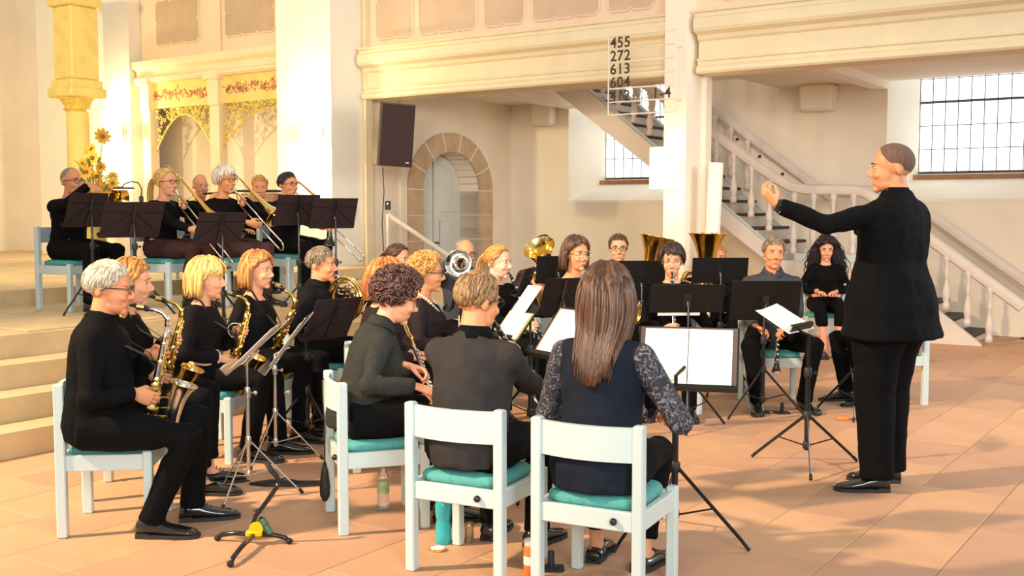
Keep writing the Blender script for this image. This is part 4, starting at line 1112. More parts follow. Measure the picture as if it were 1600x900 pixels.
def french_horn(M, label, m=None):     # mouthpiece at origin, x away from the player, coil in the xz plane
    m = m or M_brasy; t = thing('french_horn', label, 'french horn', M, 'horns'); c = V(.13,0,-.145)
    MB().tube([V(0,0,0), V(.02,0,0), V(.05,0,-.008)], [.010,.008,.004], 10).build('mouthpiece', M_silver, t, smooth=True)
    b = MB(); b.tube([V(.05,0,-.008), V(.10,0,.006)] + arc(c + V(0,0,0), .155, 85, -265, 30), [.004,.006] + [.008]*31, 8); b.build('leadpipe', m, t, smooth=True)
    o = MB()
    for r, y in ((.135, .02), (.150, -.022), (.118, -.01)):
        o.tube(arc(c + V(0,y,0), r, 0, 360, 28)[:-1], .009, 8, closed=True)
    for z, y in ((.05,.03), (.02,.034), (-.01,.036), (-.04,.03), (-.07,.026)):
        o.tube([c + V(-.10,y,z-.02), c + V(.08,y,z+.02), c + V(.095,y,z+.034), c + V(.08,y,z+.042), c + V(-.09,y,z+.004)], .0062, 8)
    o.build('coils', m, t, smooth=True)
    v = MB()
    for q in range(4): v.lathe([(.017,-.02),(.019,-.015),(.019,.015),(.017,.02)], 12, Matrix.Translation(c + V(.02+.035*q - .05, .03, .07 - .02*q)) @ Matrix.Rotation(PI/2, 4, 'X'))
    for q in range(4): v.tube([c + V(.02+.03*q-.05, .03, .08-.02*q), c + V(.05+.03*q, .05, .15-.02*q)], .004, 6)
    v.build('valves', M_nickel, t, smooth='auto')
    P = [c + V(.13,-.02,-.02), c + V(.10,-.03,-.12), c + V(.0,-.04,-.17), c + V(-.09,-.05,-.165), c + V(-.16,-.06,-.15), c + V(-.20,-.065,-.14), c + V(-.225,-.07,-.135)]
    bl = flare(P, [.010,.016,.026,.045,.080,.115,.150]).build('bell', m, t, smooth=True, fix=False)
    MB().tube(ring3(P[-1], P[-1]-P[-3], .150), .003, 6, closed=True).build('bell_rim', m, bl, smooth=True)
    return t
def tuba(M, label, k=1.0, m=None, cat='tuba', bend=0.0, rim=.185):     # z up along the bell, x away from player, base of the horn at the origin
    m = m or M_brass; t = thing(cat.replace(' ', '_'), label, cat, M, 'low brass'); S = lambda *a: V(*a)*k
    zt = .92
    P = [S(0,0,.16), S(0,0,.30), S(0,0,.46), S(0,bend*.05,.60), S(0,bend*.2,.72), S(0,bend*.45,.80), S(0,bend*.75,.86), S(0,bend,.90)]
    R = [.055*k,.060*k,.068*k,.080*k,.100*k,rim*.68*k,rim*.84*k,rim*k]
    bl = flare(P, R, 32).build('bell', m, t, smooth=True, fix=False)
    MB().tube(ring3(P[-1], P[-1]-P[-2], rim*k, 36), .005*k, 6, closed=True).build('bell_rim', M_brasy, bl, smooth=True)
    b = MB(); b.tube([S(0,0,.18), S(0,.0,.08)] + [S(0,-.11 + .11*math.cos(a), .06 - .09*math.sin(a)) for a in [PI*i/10 for i in range(1, 11)]] + [S(0,-.22,.10), S(0,-.22,.45)] + [S(0,-.145 - .075*math.cos(a), .45 + .07*math.sin(a)) for a in [PI*i/8 for i in range(1, 9)]] + [S(0.02,-.07,.38)],
                     [.055*k,.053*k] + [(.053 - .012*i/10)*k for i in range(1, 11)] + [.038*k,.03*k] + [(.03 - .008*i/8)*k for i in range(1, 9)] + [.02*k], 14)
    b.build('body', m, t, smooth=True)
    l = MB()
    l.tube([S(.07,-.11 + .09*math.cos(a), .28 + .17*math.sin(a)) for a in [2*PI*i/24 for i in range(24)]], .011*k, 8, closed=True)
    l.tube([S(.055,-.11 + .06*math.cos(a), .24 + .11*math.sin(a)) for a in [2*PI*i/24 for i in range(24)]], .010*k, 8, closed=True)
    l.tube([S(-.06,-.06,.42), S(-.10,-.06,.50), S(-.13,-.05,.56)], .007*k, 8); l.build('tubing', m, t, smooth=True)
    v = MB()
    for q in range(3): v.lathe([(.018*k,0),(.020*k,.01),(.020*k,.16*k),(.017*k,.17*k),(.006*k,.175*k),(.006*k,.21*k),(.014*k,.212*k),(.014*k,.218*k)], 12, Matrix.Translation(S(.06,-.05-.045*q,.22)))
    v.build('valves', M_nickel, t, smooth='auto')
    MB().tube([S(-.13,-.05,.56), S(-.15,-.045,.575), S(-.165,-.045,.58)], [.006*k,.008*k,.014*k], 10).build('mouthpiece', M_silver, t, smooth=True)
    return t
def flugelhorn(M, label, m=None, cat='flugelhorn', rim=.09):
    m = m or M_brasy; t = thing('flugelhorn', label, 'brass horn', M, 'small brass')
    MB().tube([V(0,0,0), V(.02,0,0), V(.06,0,0)], [.011,.009,.004], 10).build('mouthpiece', M_silver, t, smooth=True)
    b = MB(); b.tube([V(.05,0,0), V(.32,0,0), V(.36,0,-.02), V(.37,0,-.06), V(.35,0,-.10), V(.12,.01,-.11), V(.09,.02,-.08), V(.10,.03,-.03), V(.14,.035,.0)], [.005,.006,.007,.008,.008,.009,.010,.011,.012], 10); b.build('tubing', m, t, smooth=True)
    P = [V(.14,.035,0), V(.25,.038,.0), V(.34,.04,0), V(.40,.04,0), V(.435,.04,0), V(.455,.04,0)]
    bl = flare(P, [.012,.020,.033,.050,rim*.8,rim]).build('bell', m, t, smooth=True, fix=False)
    MB().tube(ring3(P[-1], (1,0,0), rim), .003, 6, closed=True).build('bell_rim', m, bl, smooth=True)
    v = MB()
    for q in range(3): v.lathe([(.013,-.09),(.014,-.08),(.014,.03),(.011,.035),(.004,.04),(.004,.065),(.010,.067),(.010,.071)], 12, Matrix.Translation((.20+.035*q, .0, -.03)))
    v.build('valves', M_nickel, t, smooth='auto')
    return t
# ================================================================ THE BAND
def dirv(h, tilt=0.0):
    h = math.radians(h); t = math.radians(tilt); return V(math.cos(h)*math.cos(t), math.sin(h)*math.cos(t), math.sin(t))
def P(hx, d, heading, ty, z0=0.0, lean=4, hfwd=0.0, ts=None, **kw):
    a = math.radians(lean); x = at(hx, 400, d).x; zt = at(hx, ty, d).z - z0
    if ts is None: ts = max(.84, min(1.06, (zt - .80)/(.505*math.cos(a))))
    off = dirv(heading)*(.505*ts*math.sin(a) + .065*math.sin(a) + .03 + hfwd)
    return Skel((x - off.x, d - off.y), heading, z0, lean=lean, ts=ts, hfwd=hfwd, **kw)
def feet(l=(-.13, .40), r=(.13, .40), tl=-.15, tr=.15): return {-1: (l[0], l[1], tl), 1: (r[0], r[1], tr)}
def lap(sk, y=.30, z=.615, x=.10, cv='relax'):
    R = sk.M.to_3x3(); return {s: (sk.w((s*x, y, z)), R @ V(-s*.45, .9, -.05), R @ V(0, 0, -1), cv) for s in (-1, 1)}
def seat_for(sk, heading, label, dy=.06, turn=0):
    p = sk.w((0, dy, 0)); return chair((p.x, p.y), heading + turn, label, sk.M.translation.z)
def strap(sk, pt, parent=None):
    n = sk.neck; l = sk.l(pt); m = MB()
    for s in (-1, 1):
        a = n + sk.rt*(s*.062) + sk.up*.012; c = n + sk.rt*(s*.075) + sk.fw*.10 - sk.up*.10
        m.tube([n - sk.fw*.075 + sk.up*.015, n - sk.fw*.055 + sk.rt*(s*.05) + sk.up*.025, a + sk.fw*.01, c, c.lerp(l, .45) + sk.fw*.045, l], [(.012,.002)]*6, 6, up=sk.fw)
    m.build('neck_strap', M_black, sk.root)

# ---- saxophone row
s1 = P(170, 5.0, 8, 405, lean=4, pitch=-6)
M1 = im(s1.mouth, dirv(6, -9), (0,0,1))
make_person(s1, 'grey-haired man in black and glasses playing a silver saxophone', sax_hands(M1), feet((-.13,.40), (.12,.25)), ('short', HAIR['grey'], 1100), 'warm', glass=M_black, collar=1, coat=1, w=1.12, belly=.02, seed=1, top_name='jacket')
sax(M1, 'silver and gold alto saxophone played by the grey-haired man', 1.0, M_silver, M_brasy, neck=M_silver, bell=M_silver); strap(s1, M1 @ V(.16,0,-.28))
p1c = s1.w((-.13, .05, 0)); chair((p1c.x, p1c.y), 6, 'white chair under the grey-haired saxophone player in front')
s2_ = P(205, 5.75, 6, 402, lean=4, fem=True, pitch=-4)
M2 = im(s2_.mouth, dirv(2, -12), (0,0,1))
make_person(s2_, 'woman with long wavy red hair playing a gold saxophone', sax_hands(M2), feet((-.12,.42), (.12,.42)), ('wavy', HAIR['auburn'], 300), 'pink', seed=2, skirt=False, ankle=True)
sax(M2, 'gold alto saxophone played by the red-haired woman', 1.0, M_brass, M_brasy); strap(s2_, M2 @ V(.16,0,-.28))
seat_for(s2_, 6, 'white chair under the woman with long wavy red hair')
s3_ = P(324, 6.55, -4, 400, lean=5, fem=True, pitch=-5)
M3 = im(s3_.mouth, dirv(-8, -14), (0,0,1))
make_person(s3_, 'woman with blonde bob in black cardigan playing an alto saxophone', sax_hands(M3), feet((-.10,.46), (.10,.34)), ('bob', HAIR['blonde'], 420), 'pink', top='black2', seed=3, top_name='cardigan', cuff=.016)
sax(M3, 'gold alto saxophone played by the woman with blonde bob', 1.0, M_brass, M_brasy); strap(s3_, M3 @ V(.16,0,-.28))
seat_for(s3_, -4, 'white chair under the woman with blonde bob')
cf = MB()
for s in (-1, 1):
    e, w_ = s3_.el[s], s3_.wr[s]; ax_ = (w_ - e).normalized(); c = w_ - ax_*.012; rr = ring3(c, ax_, .050, 26)
    cf.tube([p + ax_*(.006*(i % 2)) for i, p in enumerate(rr)],   .0026, 5, closed=True)
cf.build('cuff_trim', M_paper, s3_.root)
s4_ = P(404, 7.2, -14, 391, lean=3, fem=True, yaw=-8, pitch=-2)
M4 = im(s4_.mouth, dirv(-14, -26), (0,0,1))
make_person(s4_, 'woman with auburn bob wearing a neck strap and playing a tenor saxophone', sax_hands(M4, 1.22), feet((-.10,.44), (.13,.40)), ('bob', HAIR['auburn'], 380), 'pink', top='black2', seed=4, vneck=1)
sax(M4, 'gold tenor saxophone with wide bell played by the woman with auburn bob', 1.22, M_brass, M_brasy); strap(s4_, M4 @ V(.2,0,-.34))
seat_for(s4_, -14, 'white chair under the woman with auburn bob')
s5_ = P(503, 7.75, -8, 384, lean=3, pitch=-3)
M5 = im(s5_.mouth, dirv(-32, -8), (0,0,1)); R5 = M5.to_3x3()
make_person(s5_, 'man in open black shirt playing a french horn', {-1: (M5 @ V(.20,.05,-.04), R5 @ V(-.3,-.1,.8), R5 @ V(-.2,-1,0), 'grip'), 1: (M5 @ V(-.04,-.10,-.29), R5 @ V(.9,.2,-.3), R5 @ V(0,1,.2), 'grip')}, feet((-.12,.38), (.12,.36)), ('short', HAIR['salt'], 700), 'warm', top='black2', collar=1, seed=5, top_name='shirt')
french_horn(M5, 'brass french horn played by the man in black shirt')
seat_for(s5_, -8, 'white chair under the french horn player')

# ---- flutes
C1 = (-.66, 5.197)
c1 = chair(C1, 18, 'white chair with black pouch hanging from its back, under the flute player')
s7_ = Skel((-.735, 5.17), 16, lean=15, ts=.88, fem=True, pitch=-20, hfwd=.03, yaw=3)
fa = at(629, 498, 5.36); fb = at(683, 634, 4.92)
M7 = im(fa, fb - fa, (-.3, -.9, .3)); R7 = M7.to_3x3()
make_person(s7_, 'woman with curly dark hair in grey cardigan holding a flute', {-1: (M7 @ V(.40,0,0), dirv(-10,-15), V(.2,-.4,-.9), 'grip'), 1: (M7 @ V(.54,0,0), dirv(15,-20), V(.1,.3,-.9), 'grip')}, feet((-.12,.42), (.12,.40)), ('puffy', HAIR['plum'], 700), 'pink', top='tweed', glass=M_blackg, collar=1, seed=7, top_name='cardigan', w=1.06)
flute(M7, 'silver flute with gold head joint held upright by the dark-haired woman')
s6_ = P(606, 6.38, 8, 402, lean=6, fem=True, pitch=-4)
make_person(s6_, 'woman with bright red bob sitting behind the flute player', lap(s6_), feet(), ('bob', HAIR['red'], 380), 'pink', top='plumc', seed=6)
seat_for(s6_, 14, 'white chair under the woman with bright red bob')
s8_ = P(668, 6.95, -4, 394, lean=3, fem=True, pitch=-3)
make_person(s8_, 'woman with curly ginger hair, pearls and glasses', lap(s8_, .30, .64), feet(), ('curly', HAIR['ginger'], 650), 'tan', top='plumc', glass=M_blackg, seed=8, w=1.08, vneck=1, top_name='pullover')
pe = MB()
for i in range(34):
    a = 2*PI*i/34; f = .5 + .5*math.sin(a)
    p = s8_.neck + s8_.rt*(.080*math.cos(a)) + s8_.fw*(-.045 + .165*f) + s8_.up*(.012 - .12*f*f)
    pe.ell(p, (.0085,)*3, nu=8, nv=6)
pe.build('pearl_necklace', mat('pearl', (.80,.68,.46), .25, coat=.6), s8_.root, smooth=True)
seat_for(s8_, -4, 'white chair under the woman with curly ginger hair')
fl2a = at(650, 588, 6.62); fl2b = at(700, 566, 6.5)
flute(im(fl2a, fl2b - fl2a, (0,0,1)), 'silver flute lying across the lap of the curly ginger-haired woman')

# ---- the two in front, backs to the viewer
chair((-.145, 4.53), 63, 'white chair under the man in grey jacket, front row')
s9_ = Skel((-.178, 4.475), 63, lean=6, ts=.90, yaw=-14, pitch=-8, hscale=1.0)
cm9 = s9_.mouth; ce9 = at(823, 585, 4.93)
M9 = im(cm9, ce9 - cm9, (0,0,1))
make_person(s9_, 'young man with short light brown hair in grey jacket seen from behind', {k: v + (V(.15*k, -.5, -1),) for k, v in clarinet_hands(M9).items()}, feet((-.12,.42), (.12,.40)), ('short', HAIR['lbrown'], 1100), 'warm', top='grey', glass=M_black, coat=1, collar=1, seed=9, top_name='jacket', w=1.04)
clarinet(M9, 'black clarinet with silver keys beside the man in grey jacket')
chair((.371, 4.209), 63, 'white chair under the long-haired woman in dark lace top')
s10 = Skel((.340, 4.155), 64, lean=4, ts=1.0, fem=True, yaw=8, pitch=-6)
R10 = s10.M.to_3x3()
make_person(s10, 'woman with very long brown hair in a dark top with lace sleeves, from behind', {-1: (s10.w((-.06,.36,.70)), R10 @ V(.3,.9,.2), R10 @ V(.5,0,-.8), 'grip'), 1: (s10.w((.16,.34,.66)), R10 @ V(-.4,.9,.1), R10 @ V(-.5,0,-.8), 'grip')}, feet((-.17,.40), (.06,.36)), ('long', HAIR['brown'], 900), 'pink', top='navy', sleeve_mat='lace', seed=10, ankle=True, trouser_r=.92, w=1.05, folds=.005)

# ---- clarinets and low brass at the back
s11 = P(622, 9.2, -62, 379, fem=True, pitch=-8, yaw=38)
make_person(s11, 'person with brown hair beside the door rail, face half hidden', lap(s11), feet(), ('pony', HAIR['brown'], 260), 'pink', seed=11, far=True)
seat_for(s11, -62, 'white chair under the brown-haired person near the door')
s12 = P(727, 9.0, -72, 371, pitch=-3)
M12 = im(s12.mouth, V(-.10, -.45, .02), (0,0,1)); R12 = M12.to_3x3()
bh = {-1: (M12 @ V(.22,.02,-.06), R12 @ V(.2,-.6,.75), R12 @ V(0,-.8,-.6), 'grip'), 1: (M12 @ V(.24,-.01,.03), R12 @ V(.8,.3,-.2), R12 @ V(0,.3,-1), 'keys')}
make_person(s12, 'bald man with glasses playing a silver horn', bh, feet(), ('bald', HAIR['salt']), 'warm', top='slate', glass=M_black, collar=1, seed=12, far=True, top_name='shirt')
flugelhorn(M12, 'silver horn with round shiny bell played by the bald man', M_silver, rim=.105)
seat_for(s12, -72, 'white chair under the bald man with glasses')
s13 = P(779, 8.05, -62, 381, fem=True, pitch=-4, yaw=32)
M13 = im(s13.mouth, dirv(-35, -58), (0,0,1))
make_person(s13, 'young woman with tied-back ginger hair playing clarinet', clarinet_hands(M13), feet(), ('pony', HAIR['ginger'], 260), 'pale', seed=13, far=True)
clarinet(M13, 'black clarinet played by the ginger-haired young woman')
seat_for(s13, -62, 'white chair under the ginger-haired clarinet player')
s14 = P(850, 9.4, -82, 366, pitch=-2)
ax14 = V(-.30,-.52,.80).normalized(); b14 = at(842, 386, 8.75) - ax14*.63
M14 = im(b14, V(-.3,-.9,-.7), ax14); R14 = M14.to_3x3()
bb = lambda M, k: {-1: (M @ (V(.02,.05,.30)*k), M.to_3x3() @ V(.6,-.7,.1), M.to_3x3() @ V(-.6,-.7,0), 'grip'), 1: (M @ (V(.08,-.12,.36)*k), M.to_3x3() @ V(.5,.6,-.3), M.to_3x3() @ V(.2,.5,-.8), 'keys')}
make_person(s14, 'dark-haired person hidden behind a tilted brass euphonium bell', bb(M14, .70), feet(), ('short', HAIR['dark'], 200), 'tan', top='brownc', seed=14, far=True)
tuba(M14, 'brass euphonium with its bell tilted to the left', .70, M_brasy, 'euphonium', 0.0, .19)
seat_for(s14, -82, 'white chair under the euphonium player')
s15 = P(901, 7.9, -58, 368, fem=True, pitch=-2)
M15 = im(s15.mouth, dirv(-62, -48), (0,0,1))
make_person(s15, 'woman with dark brown bob and glasses playing clarinet, facing right', clarinet_hands(M15), feet(), ('bob', HAIR['brown'], 320), 'warm', top='plumc', glass=M_chrome, seed=15, far=True, vneck=1)
clarinet(M15, 'black clarinet played by the woman with dark brown bob')
seat_for(s15, -58, 'white chair under the woman with dark brown bob')
s16 = P(966, 9.35, -92, 364)
b16 = at(1000, 480, 9.0); b16.z = .57
M16 = im(b16, V(.1,-1,0), V(.20,-.08,.97))
make_person(s16, 'boy with short hair and dark glasses playing a tuba', bb(M16, .8), feet(), ('short', HAIR['brown'], 200), 'pink', glass=M_black, seed=16, far=True)
tuba(M16, 'brass tuba with bell leaning right beside the boy with glasses', .80, M_brass, 'tuba', 0.0, .185)
seat_for(s16, -92, 'white chair under the boy with the tuba')
s17 = P(1050, 8.1, -98, 379, fem=True, pitch=-6)
M17 = im(s17.mouth, dirv(-92, -62), (0,0,1))
make_person(s17, 'woman with short dark hair and round glasses playing clarinet', clarinet_hands(M17), feet(), ('full', HAIR['dark'], 420), 'pink', glass=M_chrome, seed=17, far=True)
clarinet(M17, 'black clarinet played by the short dark-haired woman')
seat_for(s17, -98, 'white chair under the short dark-haired clarinet player')
s18 = P(1120, 9.6, -95, 389, pitch=-8)
b18 = at(1101, 480, 9.2); b18.z = .52
M18 = im(b18, V(0,-1,0), V(.02,-.02,1))
make_person(s18, 'blond person mostly hidden behind an upright tuba bell and a black stand', bb(M18, .87), feet(), ('short', HAIR['ginger'], 180), 'warm', seed=18, far=True)
tuba(M18, 'brass tuba with upright flared bell behind the black stand', .87, M_brass, 'tuba', 0.0, .185)
seat_for(s18, -95, 'white chair under the blond tuba player')
s19 = P(1209, 8.35, -92, 369, pitch=2, roll=-3)
g19a = at(1216, 505, 7.98); g19b = at(1202, 576, 7.88)
M19 = im(g19a + (g19a - g19b)*2.6, g19b - g19a, (0,-1,0)); h19 = at(1204, 524, 7.98)
make_person(s19, 'grey-haired man in dark shirt resting a clarinet between his knees', {-1: (at(1219, 522, 7.97), V(-.75,-.4,-.35), V(-.3,-.3,-.9), 'grip'), 1: (at(1197, 522, 7.97), V(.75,-.4,-.35), V(.3,-.3,-.9), 'grip')}, feet((-.19,.34), (.17,.42), -.25, .2), ('short', HAIR['salt'], 600), 'warm', top='slate', collar=1, seed=19, top_name='shirt', knees={-1: (-.45,1,.7), 1: (.45,1,.7)})
lc = M19 @ Matrix.Diagonal((.62, 1, 1, 1)); 
clarinet(im(g19a + (g19a-g19b).normalized()*.02, V(-.02,.05,-1), (0,-1,0)) @ Matrix.Translation((-.28,0,0)), 'black clarinet held between the knees of the grey-haired man')
seat_for(s19, -92, 'white chair under the grey-haired man with resting clarinet')
s20 = P(1291, 11.4, -100, 369, fem=True, pitch=-12)
CL['rose'] = cloth('rose', (.42,.13,.11))
make_person(s20, 'woman with long black curly hair and black top sitting by the stairs', lap(s20, .22, .625, .06), feet((-.10,.42), (.04,.46)), ('curlylong', HAIR['black'], 340), 'pink', seed=20, far=True, ankle=True, cut=.5, group='people on the aisle side')
seat_for(s20, -100, 'white chair under the woman with black curly hair')
s22 = P(1392, 8.45, 192, 380, lean=3)
make_person(s22, 'person in black trousers mostly hidden behind the conductor', lap(s22), feet((-.10,.30), (.12,.34)), ('short', HAIR['brown'], 160), 'warm', seed=22, far=True)
seat_for(s22, 192, 'white chair whose legs show behind the conductor')

# ---- conductor
HC = 130; HAIR['stubble'] = hairmat('stubble', (.15,.078,.055), (.09,.045,.035), .9)
s21 = Skel((2.035, 5.82), HC, stand=True, lean=-1, ts=1.085, yaw=34, pitch=-2, hscale=1.08)
R21 = s21.M.to_3x3()
hl_ = at(1200, 297, 5.60); hr_ = at(1308, 356, 6.35)
make_person(s21, 'conductor in black suit with raised arm, shaved hair, facing the band', {-1: (hl_, V(-.62,.25,.72), V(.55,.40,.50), 'lead', V(.1,-.4,-1)), 1: (hr_, V(-.85,.2,.15), V(0,.3,-1), 'relax')}, feet((-.13,-.02), (.10,.05), -.75, -.55),
            ('crop', HAIR['stubble']), 'tan', w=1.26, coat=1, seed=21, top_name='jacket', trouser_r=1.55, flare=.075, collar=1, group='conductor', belly=.02, folds=.009)
wt = MB(); ax_ = (s21.wr[-1] - s21.el[-1]).normalized(); cc = s21.wr[-1] - ax_*.004
wt.tube([cc - ax_*.013, cc + ax_*.013], .034, 16); fo = ax_.orthogonal(); wt.build('wristwatch', M_blackg, s21.root, smooth='auto')
MB().tube([cc - ax_*.022, cc - ax_*.016], .0405, 16).build('shirt_cuff', M_paper, s21.root, smooth='auto')

# ---- trombones and neighbours on the chancel platform
def plat(hx, d, heading, ty, **k):
    z = PZ + .012; return P(hx, d, heading, ty, z0=z, **k)
s24 = plat(262, 9.6, -24, 267, fem=True, lean=4)
d24 = V(.56,-.28,-.60); M24 = im(s24.mouth, d24, (0,0,1))
make_person(s24, 'young blonde woman with glasses and ponytail playing trombone', trombone_hands(M24, .46), feet((-.07,.36), (.07,.36)), ('pony', HAIR['blonde'], 300), 'pink', glass=M_black, bottom='tights', seed=24, skirt=True)
trombone(M24, 'trombone played by the young blonde woman', .90)
seat_for(s24, -24, 'white chair under the young blonde trombone player')
s26 = plat(354, 9.8, -30, 258, fem=True, lean=3, pitch=-2)
d26 = V(.50,-.30,-.48); M26 = im(s26.mouth, d26, (0,0,1))
make_person(s26, 'white-haired woman with glasses playing trombone', trombone_hands(M26, .44), feet((-.10,.42), (.10,.38)), ('full', HAIR['white'], 600), 'warm', glass=M_black, bottom='brownc', seed=26)
trombone(M26, 'trombone with yellow bell played by the white-haired woman', .78, M_brasy)
seat_for(s26, -30, 'white chair under the white-haired trombone player')
s28 = plat(452, 10.6, -34, 280, lean=3)
M28 = im(s28.mouth, V(.66,-.42,-.54), (0,0,1))
make_person(s28, 'dark-haired man with glasses playing trombone behind two stands', trombone_hands(M28, .50), feet((-.10,.42), (.12,.36)), ('short', HAIR['dark'], 240), 'warm', top='black2', glass=M_black, seed=28)
trombone(M28, 'trombone with extended slide played by the dark-haired man', 1.05)
seat_for(s28, -34, 'white chair under the dark-haired trombone player')
s27 = plat(408, 11.5, -78, 279, lean=4, pitch=-10)
make_person(s27, 'person with short ginger hair behind the yellow trombone bell', lap(s27), feet(), ('short', HAIR['ginger'], 200), 'warm', seed=27, far=True)
seat_for(s27, -78, 'white chair under the ginger-haired person behind the trombones')
s25 = plat(316, 11.2, -55, 279, lean=3, pitch=-3)
p25 = s25.mouth + V(.03, -.02, 0)
M25 = im(p25, V(.9, -.1, .02), (0,0,1)); R25 = M25.to_3x3()
make_person(s25, 'elderly man with glasses between the two trombone players', {-1: (p25 + V(.10,-.03,-.02), V(.3,.2,.8), V(.3,.9,0), 'keys'), 1: (p25 + V(.20,-.03,-.02), V(.1,.1,.9), V(.1,.9,0), 'keys')}, feet(), ('bald', HAIR['salt']), 'warm', glass=M_chrome, seed=25, far=True)
f25 = flute(M25 @ Matrix.Translation((-.03,0,0)) @ Matrix.Diagonal((.5,1,1,1)), 'dark little flute played by the elderly man with glasses')
for ch in f25.children:
    ch.data = ch.data.copy(); ch.data.materials[0] = M_blackg
seat_for(s25, -55, 'white chair under the elderly man with glasses')
s23 = plat(116, 9.3, -28, 273, lean=4)
M23 = im(s23.mouth, V(.55,-.35,-.12), (0,0,1)); R23 = M23.to_3x3()
make_person(s23, 'person in black with glasses playing a brass horn at far left', {-1: (M23 @ V(.22,.02,-.06), R23 @ V(.2,-.6,.75), R23 @ V(0,-.8,-.6), 'grip'), 1: (M23 @ V(.24,-.01,.03), R23 @ V(.8,.3,-.2), R23 @ V(0,.3,-1), 'keys')}, feet(), ('bald', HAIR['salt']), 'warm', glass=M_black, seed=23)
flugelhorn(M23, 'brass horn played at the far left edge of the band', M_brass, rim=.105)
seat_for(s23, -28, 'white chair under the horn player at far left')
# ================================================================ MUSIC STANDS IN PLACE
def st(px, py, d, h, tilt, wpx, hpx, label, **k):
    return stand(at(px, py, d), h, tilt, wpx*d/F, hpx*d/F, label, **k)
MP = M_deskp
st(140, 328, 8.9, 140, 26, 75, 58, 'plum-black folding stand at the far left edge', m=MP)
st(207, 343, 8.7, 132, 28, 96, 62, 'plum-black folding stand before the blonde trombone player', m=MP, legyaw=20)
st(344, 356, 8.8, 135, 28, 84, 54, 'plum-black folding stand before the white-haired trombone player', m=MP, legyaw=50)
st(464, 328, 9.7, 125, 26, 70, 52, 'plum-black folding stand before the dark-haired trombone player, left of two', m=MP, legyaw=80)
st(522, 333, 9.7, 122, 22, 74, 50, 'plum-black folding stand with black mute on its post, right of two', m=MP, legyaw=10)
st(519, 498, 6.85, 140, 30, 92, 76, 'plum-black folding stand before the french horn player', m=MP, base=(at(478, 500, 6.95).x, 6.95), legyaw=200)
# two chrome wire stands seen edge-on
t6, D6 = stand(at(404, 540, 5.75), 182, 46, .40, .36, 'chrome wire stand edge-on in front of the two saxophones', style='wire', base=(at(388, 700, 5.58).x, 5.58), legyaw=255, hub=.30, legr=.27)
sheets(D6, .36, .30, 'white music pages edge-on before the grey-haired saxophone player', 2)
t6b, D6b = stand(at(452, 535, 6.4), 184, 36, .40, .40, 'chrome wire stand edge-on before the woman with auburn bob', style='wire', base=(at(431, 700, 6.38).x, 6.38), legyaw=250, hub=.30, legr=.27)
sheets(D6b, .34, .30, 'music pages edge-on before the woman with auburn bob', 2)
st(713, 456, 7.1, 178, 16, 66, 58, 'black stand between the curly ginger-haired woman and the young man', legyaw=40)
st(822, 440, 7.35, 165, 20, 64, 46, 'black stand in front of the ginger-haired clarinet player', legyaw=40)
st(872, 421, 8.6, 100, 14, 70, 44, 'black stand in front of the euphonium player', folds=False)
st(878, 463, 6.95, 118, 24, 72, 64, 'black folding stand with pale braces before the woman with brown bob', legyaw=30)
st(1002, 438, 8.55, 92, 14, 82, 64, 'black stand before the boy with the tuba', folds=False)
t16, D16 = st(1074, 466, 7.45, 94, 16, 116, 46, 'black stand before the short dark-haired clarinet player', folds=False, legyaw=20)
st(1125, 422, 8.9, 92, 12, 88, 40, 'black stand hiding the blond tuba player', folds=False)
st(1196, 469, 7.9, 92, 14, 110, 64, 'black stand before the grey-haired man with resting clarinet', folds=False, legyaw=-30, base=(at(1192, 600, 7.85).x, 7.85), legr=.32)
t15, D15 = stand(at(1075, 560, 4.92), -104, 24, .455, .30, 'tall black stand at right of the long-haired woman', base=(at(1055, 700, 4.84).x, 4.84), legyaw=-28, legr=.34, folds=False)
sheets(D15, .40, .275, 'open folder of white music pages right of the long-haired woman', 2, cover=mat('folder_plum', (.10,.055,.05), .6))
t14, D14 = stand(at(884, 522, 5.30), 214, 38, .34, .30, 'black stand hidden behind the long-haired woman', legyaw=30, folds=False, base=(at(905, 600, 5.42).x, 5.42))
sheets(D14, .28, .26, 'tan folder with white music left of the long-haired woman', 1, cover=mat('folder_tan', (.40,.24,.13), .6))
t13, D13 = stand(at(806, 504, 5.62), 214, 40, .24, .24, 'black stand behind the young man in grey jacket', legyaw=10, folds=False, base=(at(838, 600, 5.70).x, 5.70))
sheets(D13, .20, .18, 'olive folder with white music beside the young man', 1, cover=mat('folder_olive', (.34,.27,.03), .6), off=(0, -.03))
sheets(D13, .13, .20, 'loose white page above the olive folder', 1, off=(-.02, .13), lift=.012)
t19, D19 = stand(at(1226, 501, 6.42), -38, 60, .30, .22, 'black tripod stand of the conductor', legyaw=-101, legr=.345, folds=False, base=(at(1262, 600, 6.28).x, 6.28), hub=.30)
sheets(D19, .37, .245, 'loose white sheets on the conductor stand', 1, lines=False, rot=.0)
sheets(D19, .30, .22, 'upper loose white sheet on the conductor stand, slightly turned', 1, lines=False, rot=.12, lift=.012, off=(.02, .02))
st(1352, 470, 7.95, 10, 15, 60, 55, 'black stand mostly hidden behind the conductor', folds=False, base=(at(1338, 600, 7.9).x, 7.9), legyaw=-110, legr=.32)
sheets(D16, .30, .22, 'white page showing above the stand of the short dark-haired woman', 1, off=(.05, -.02))
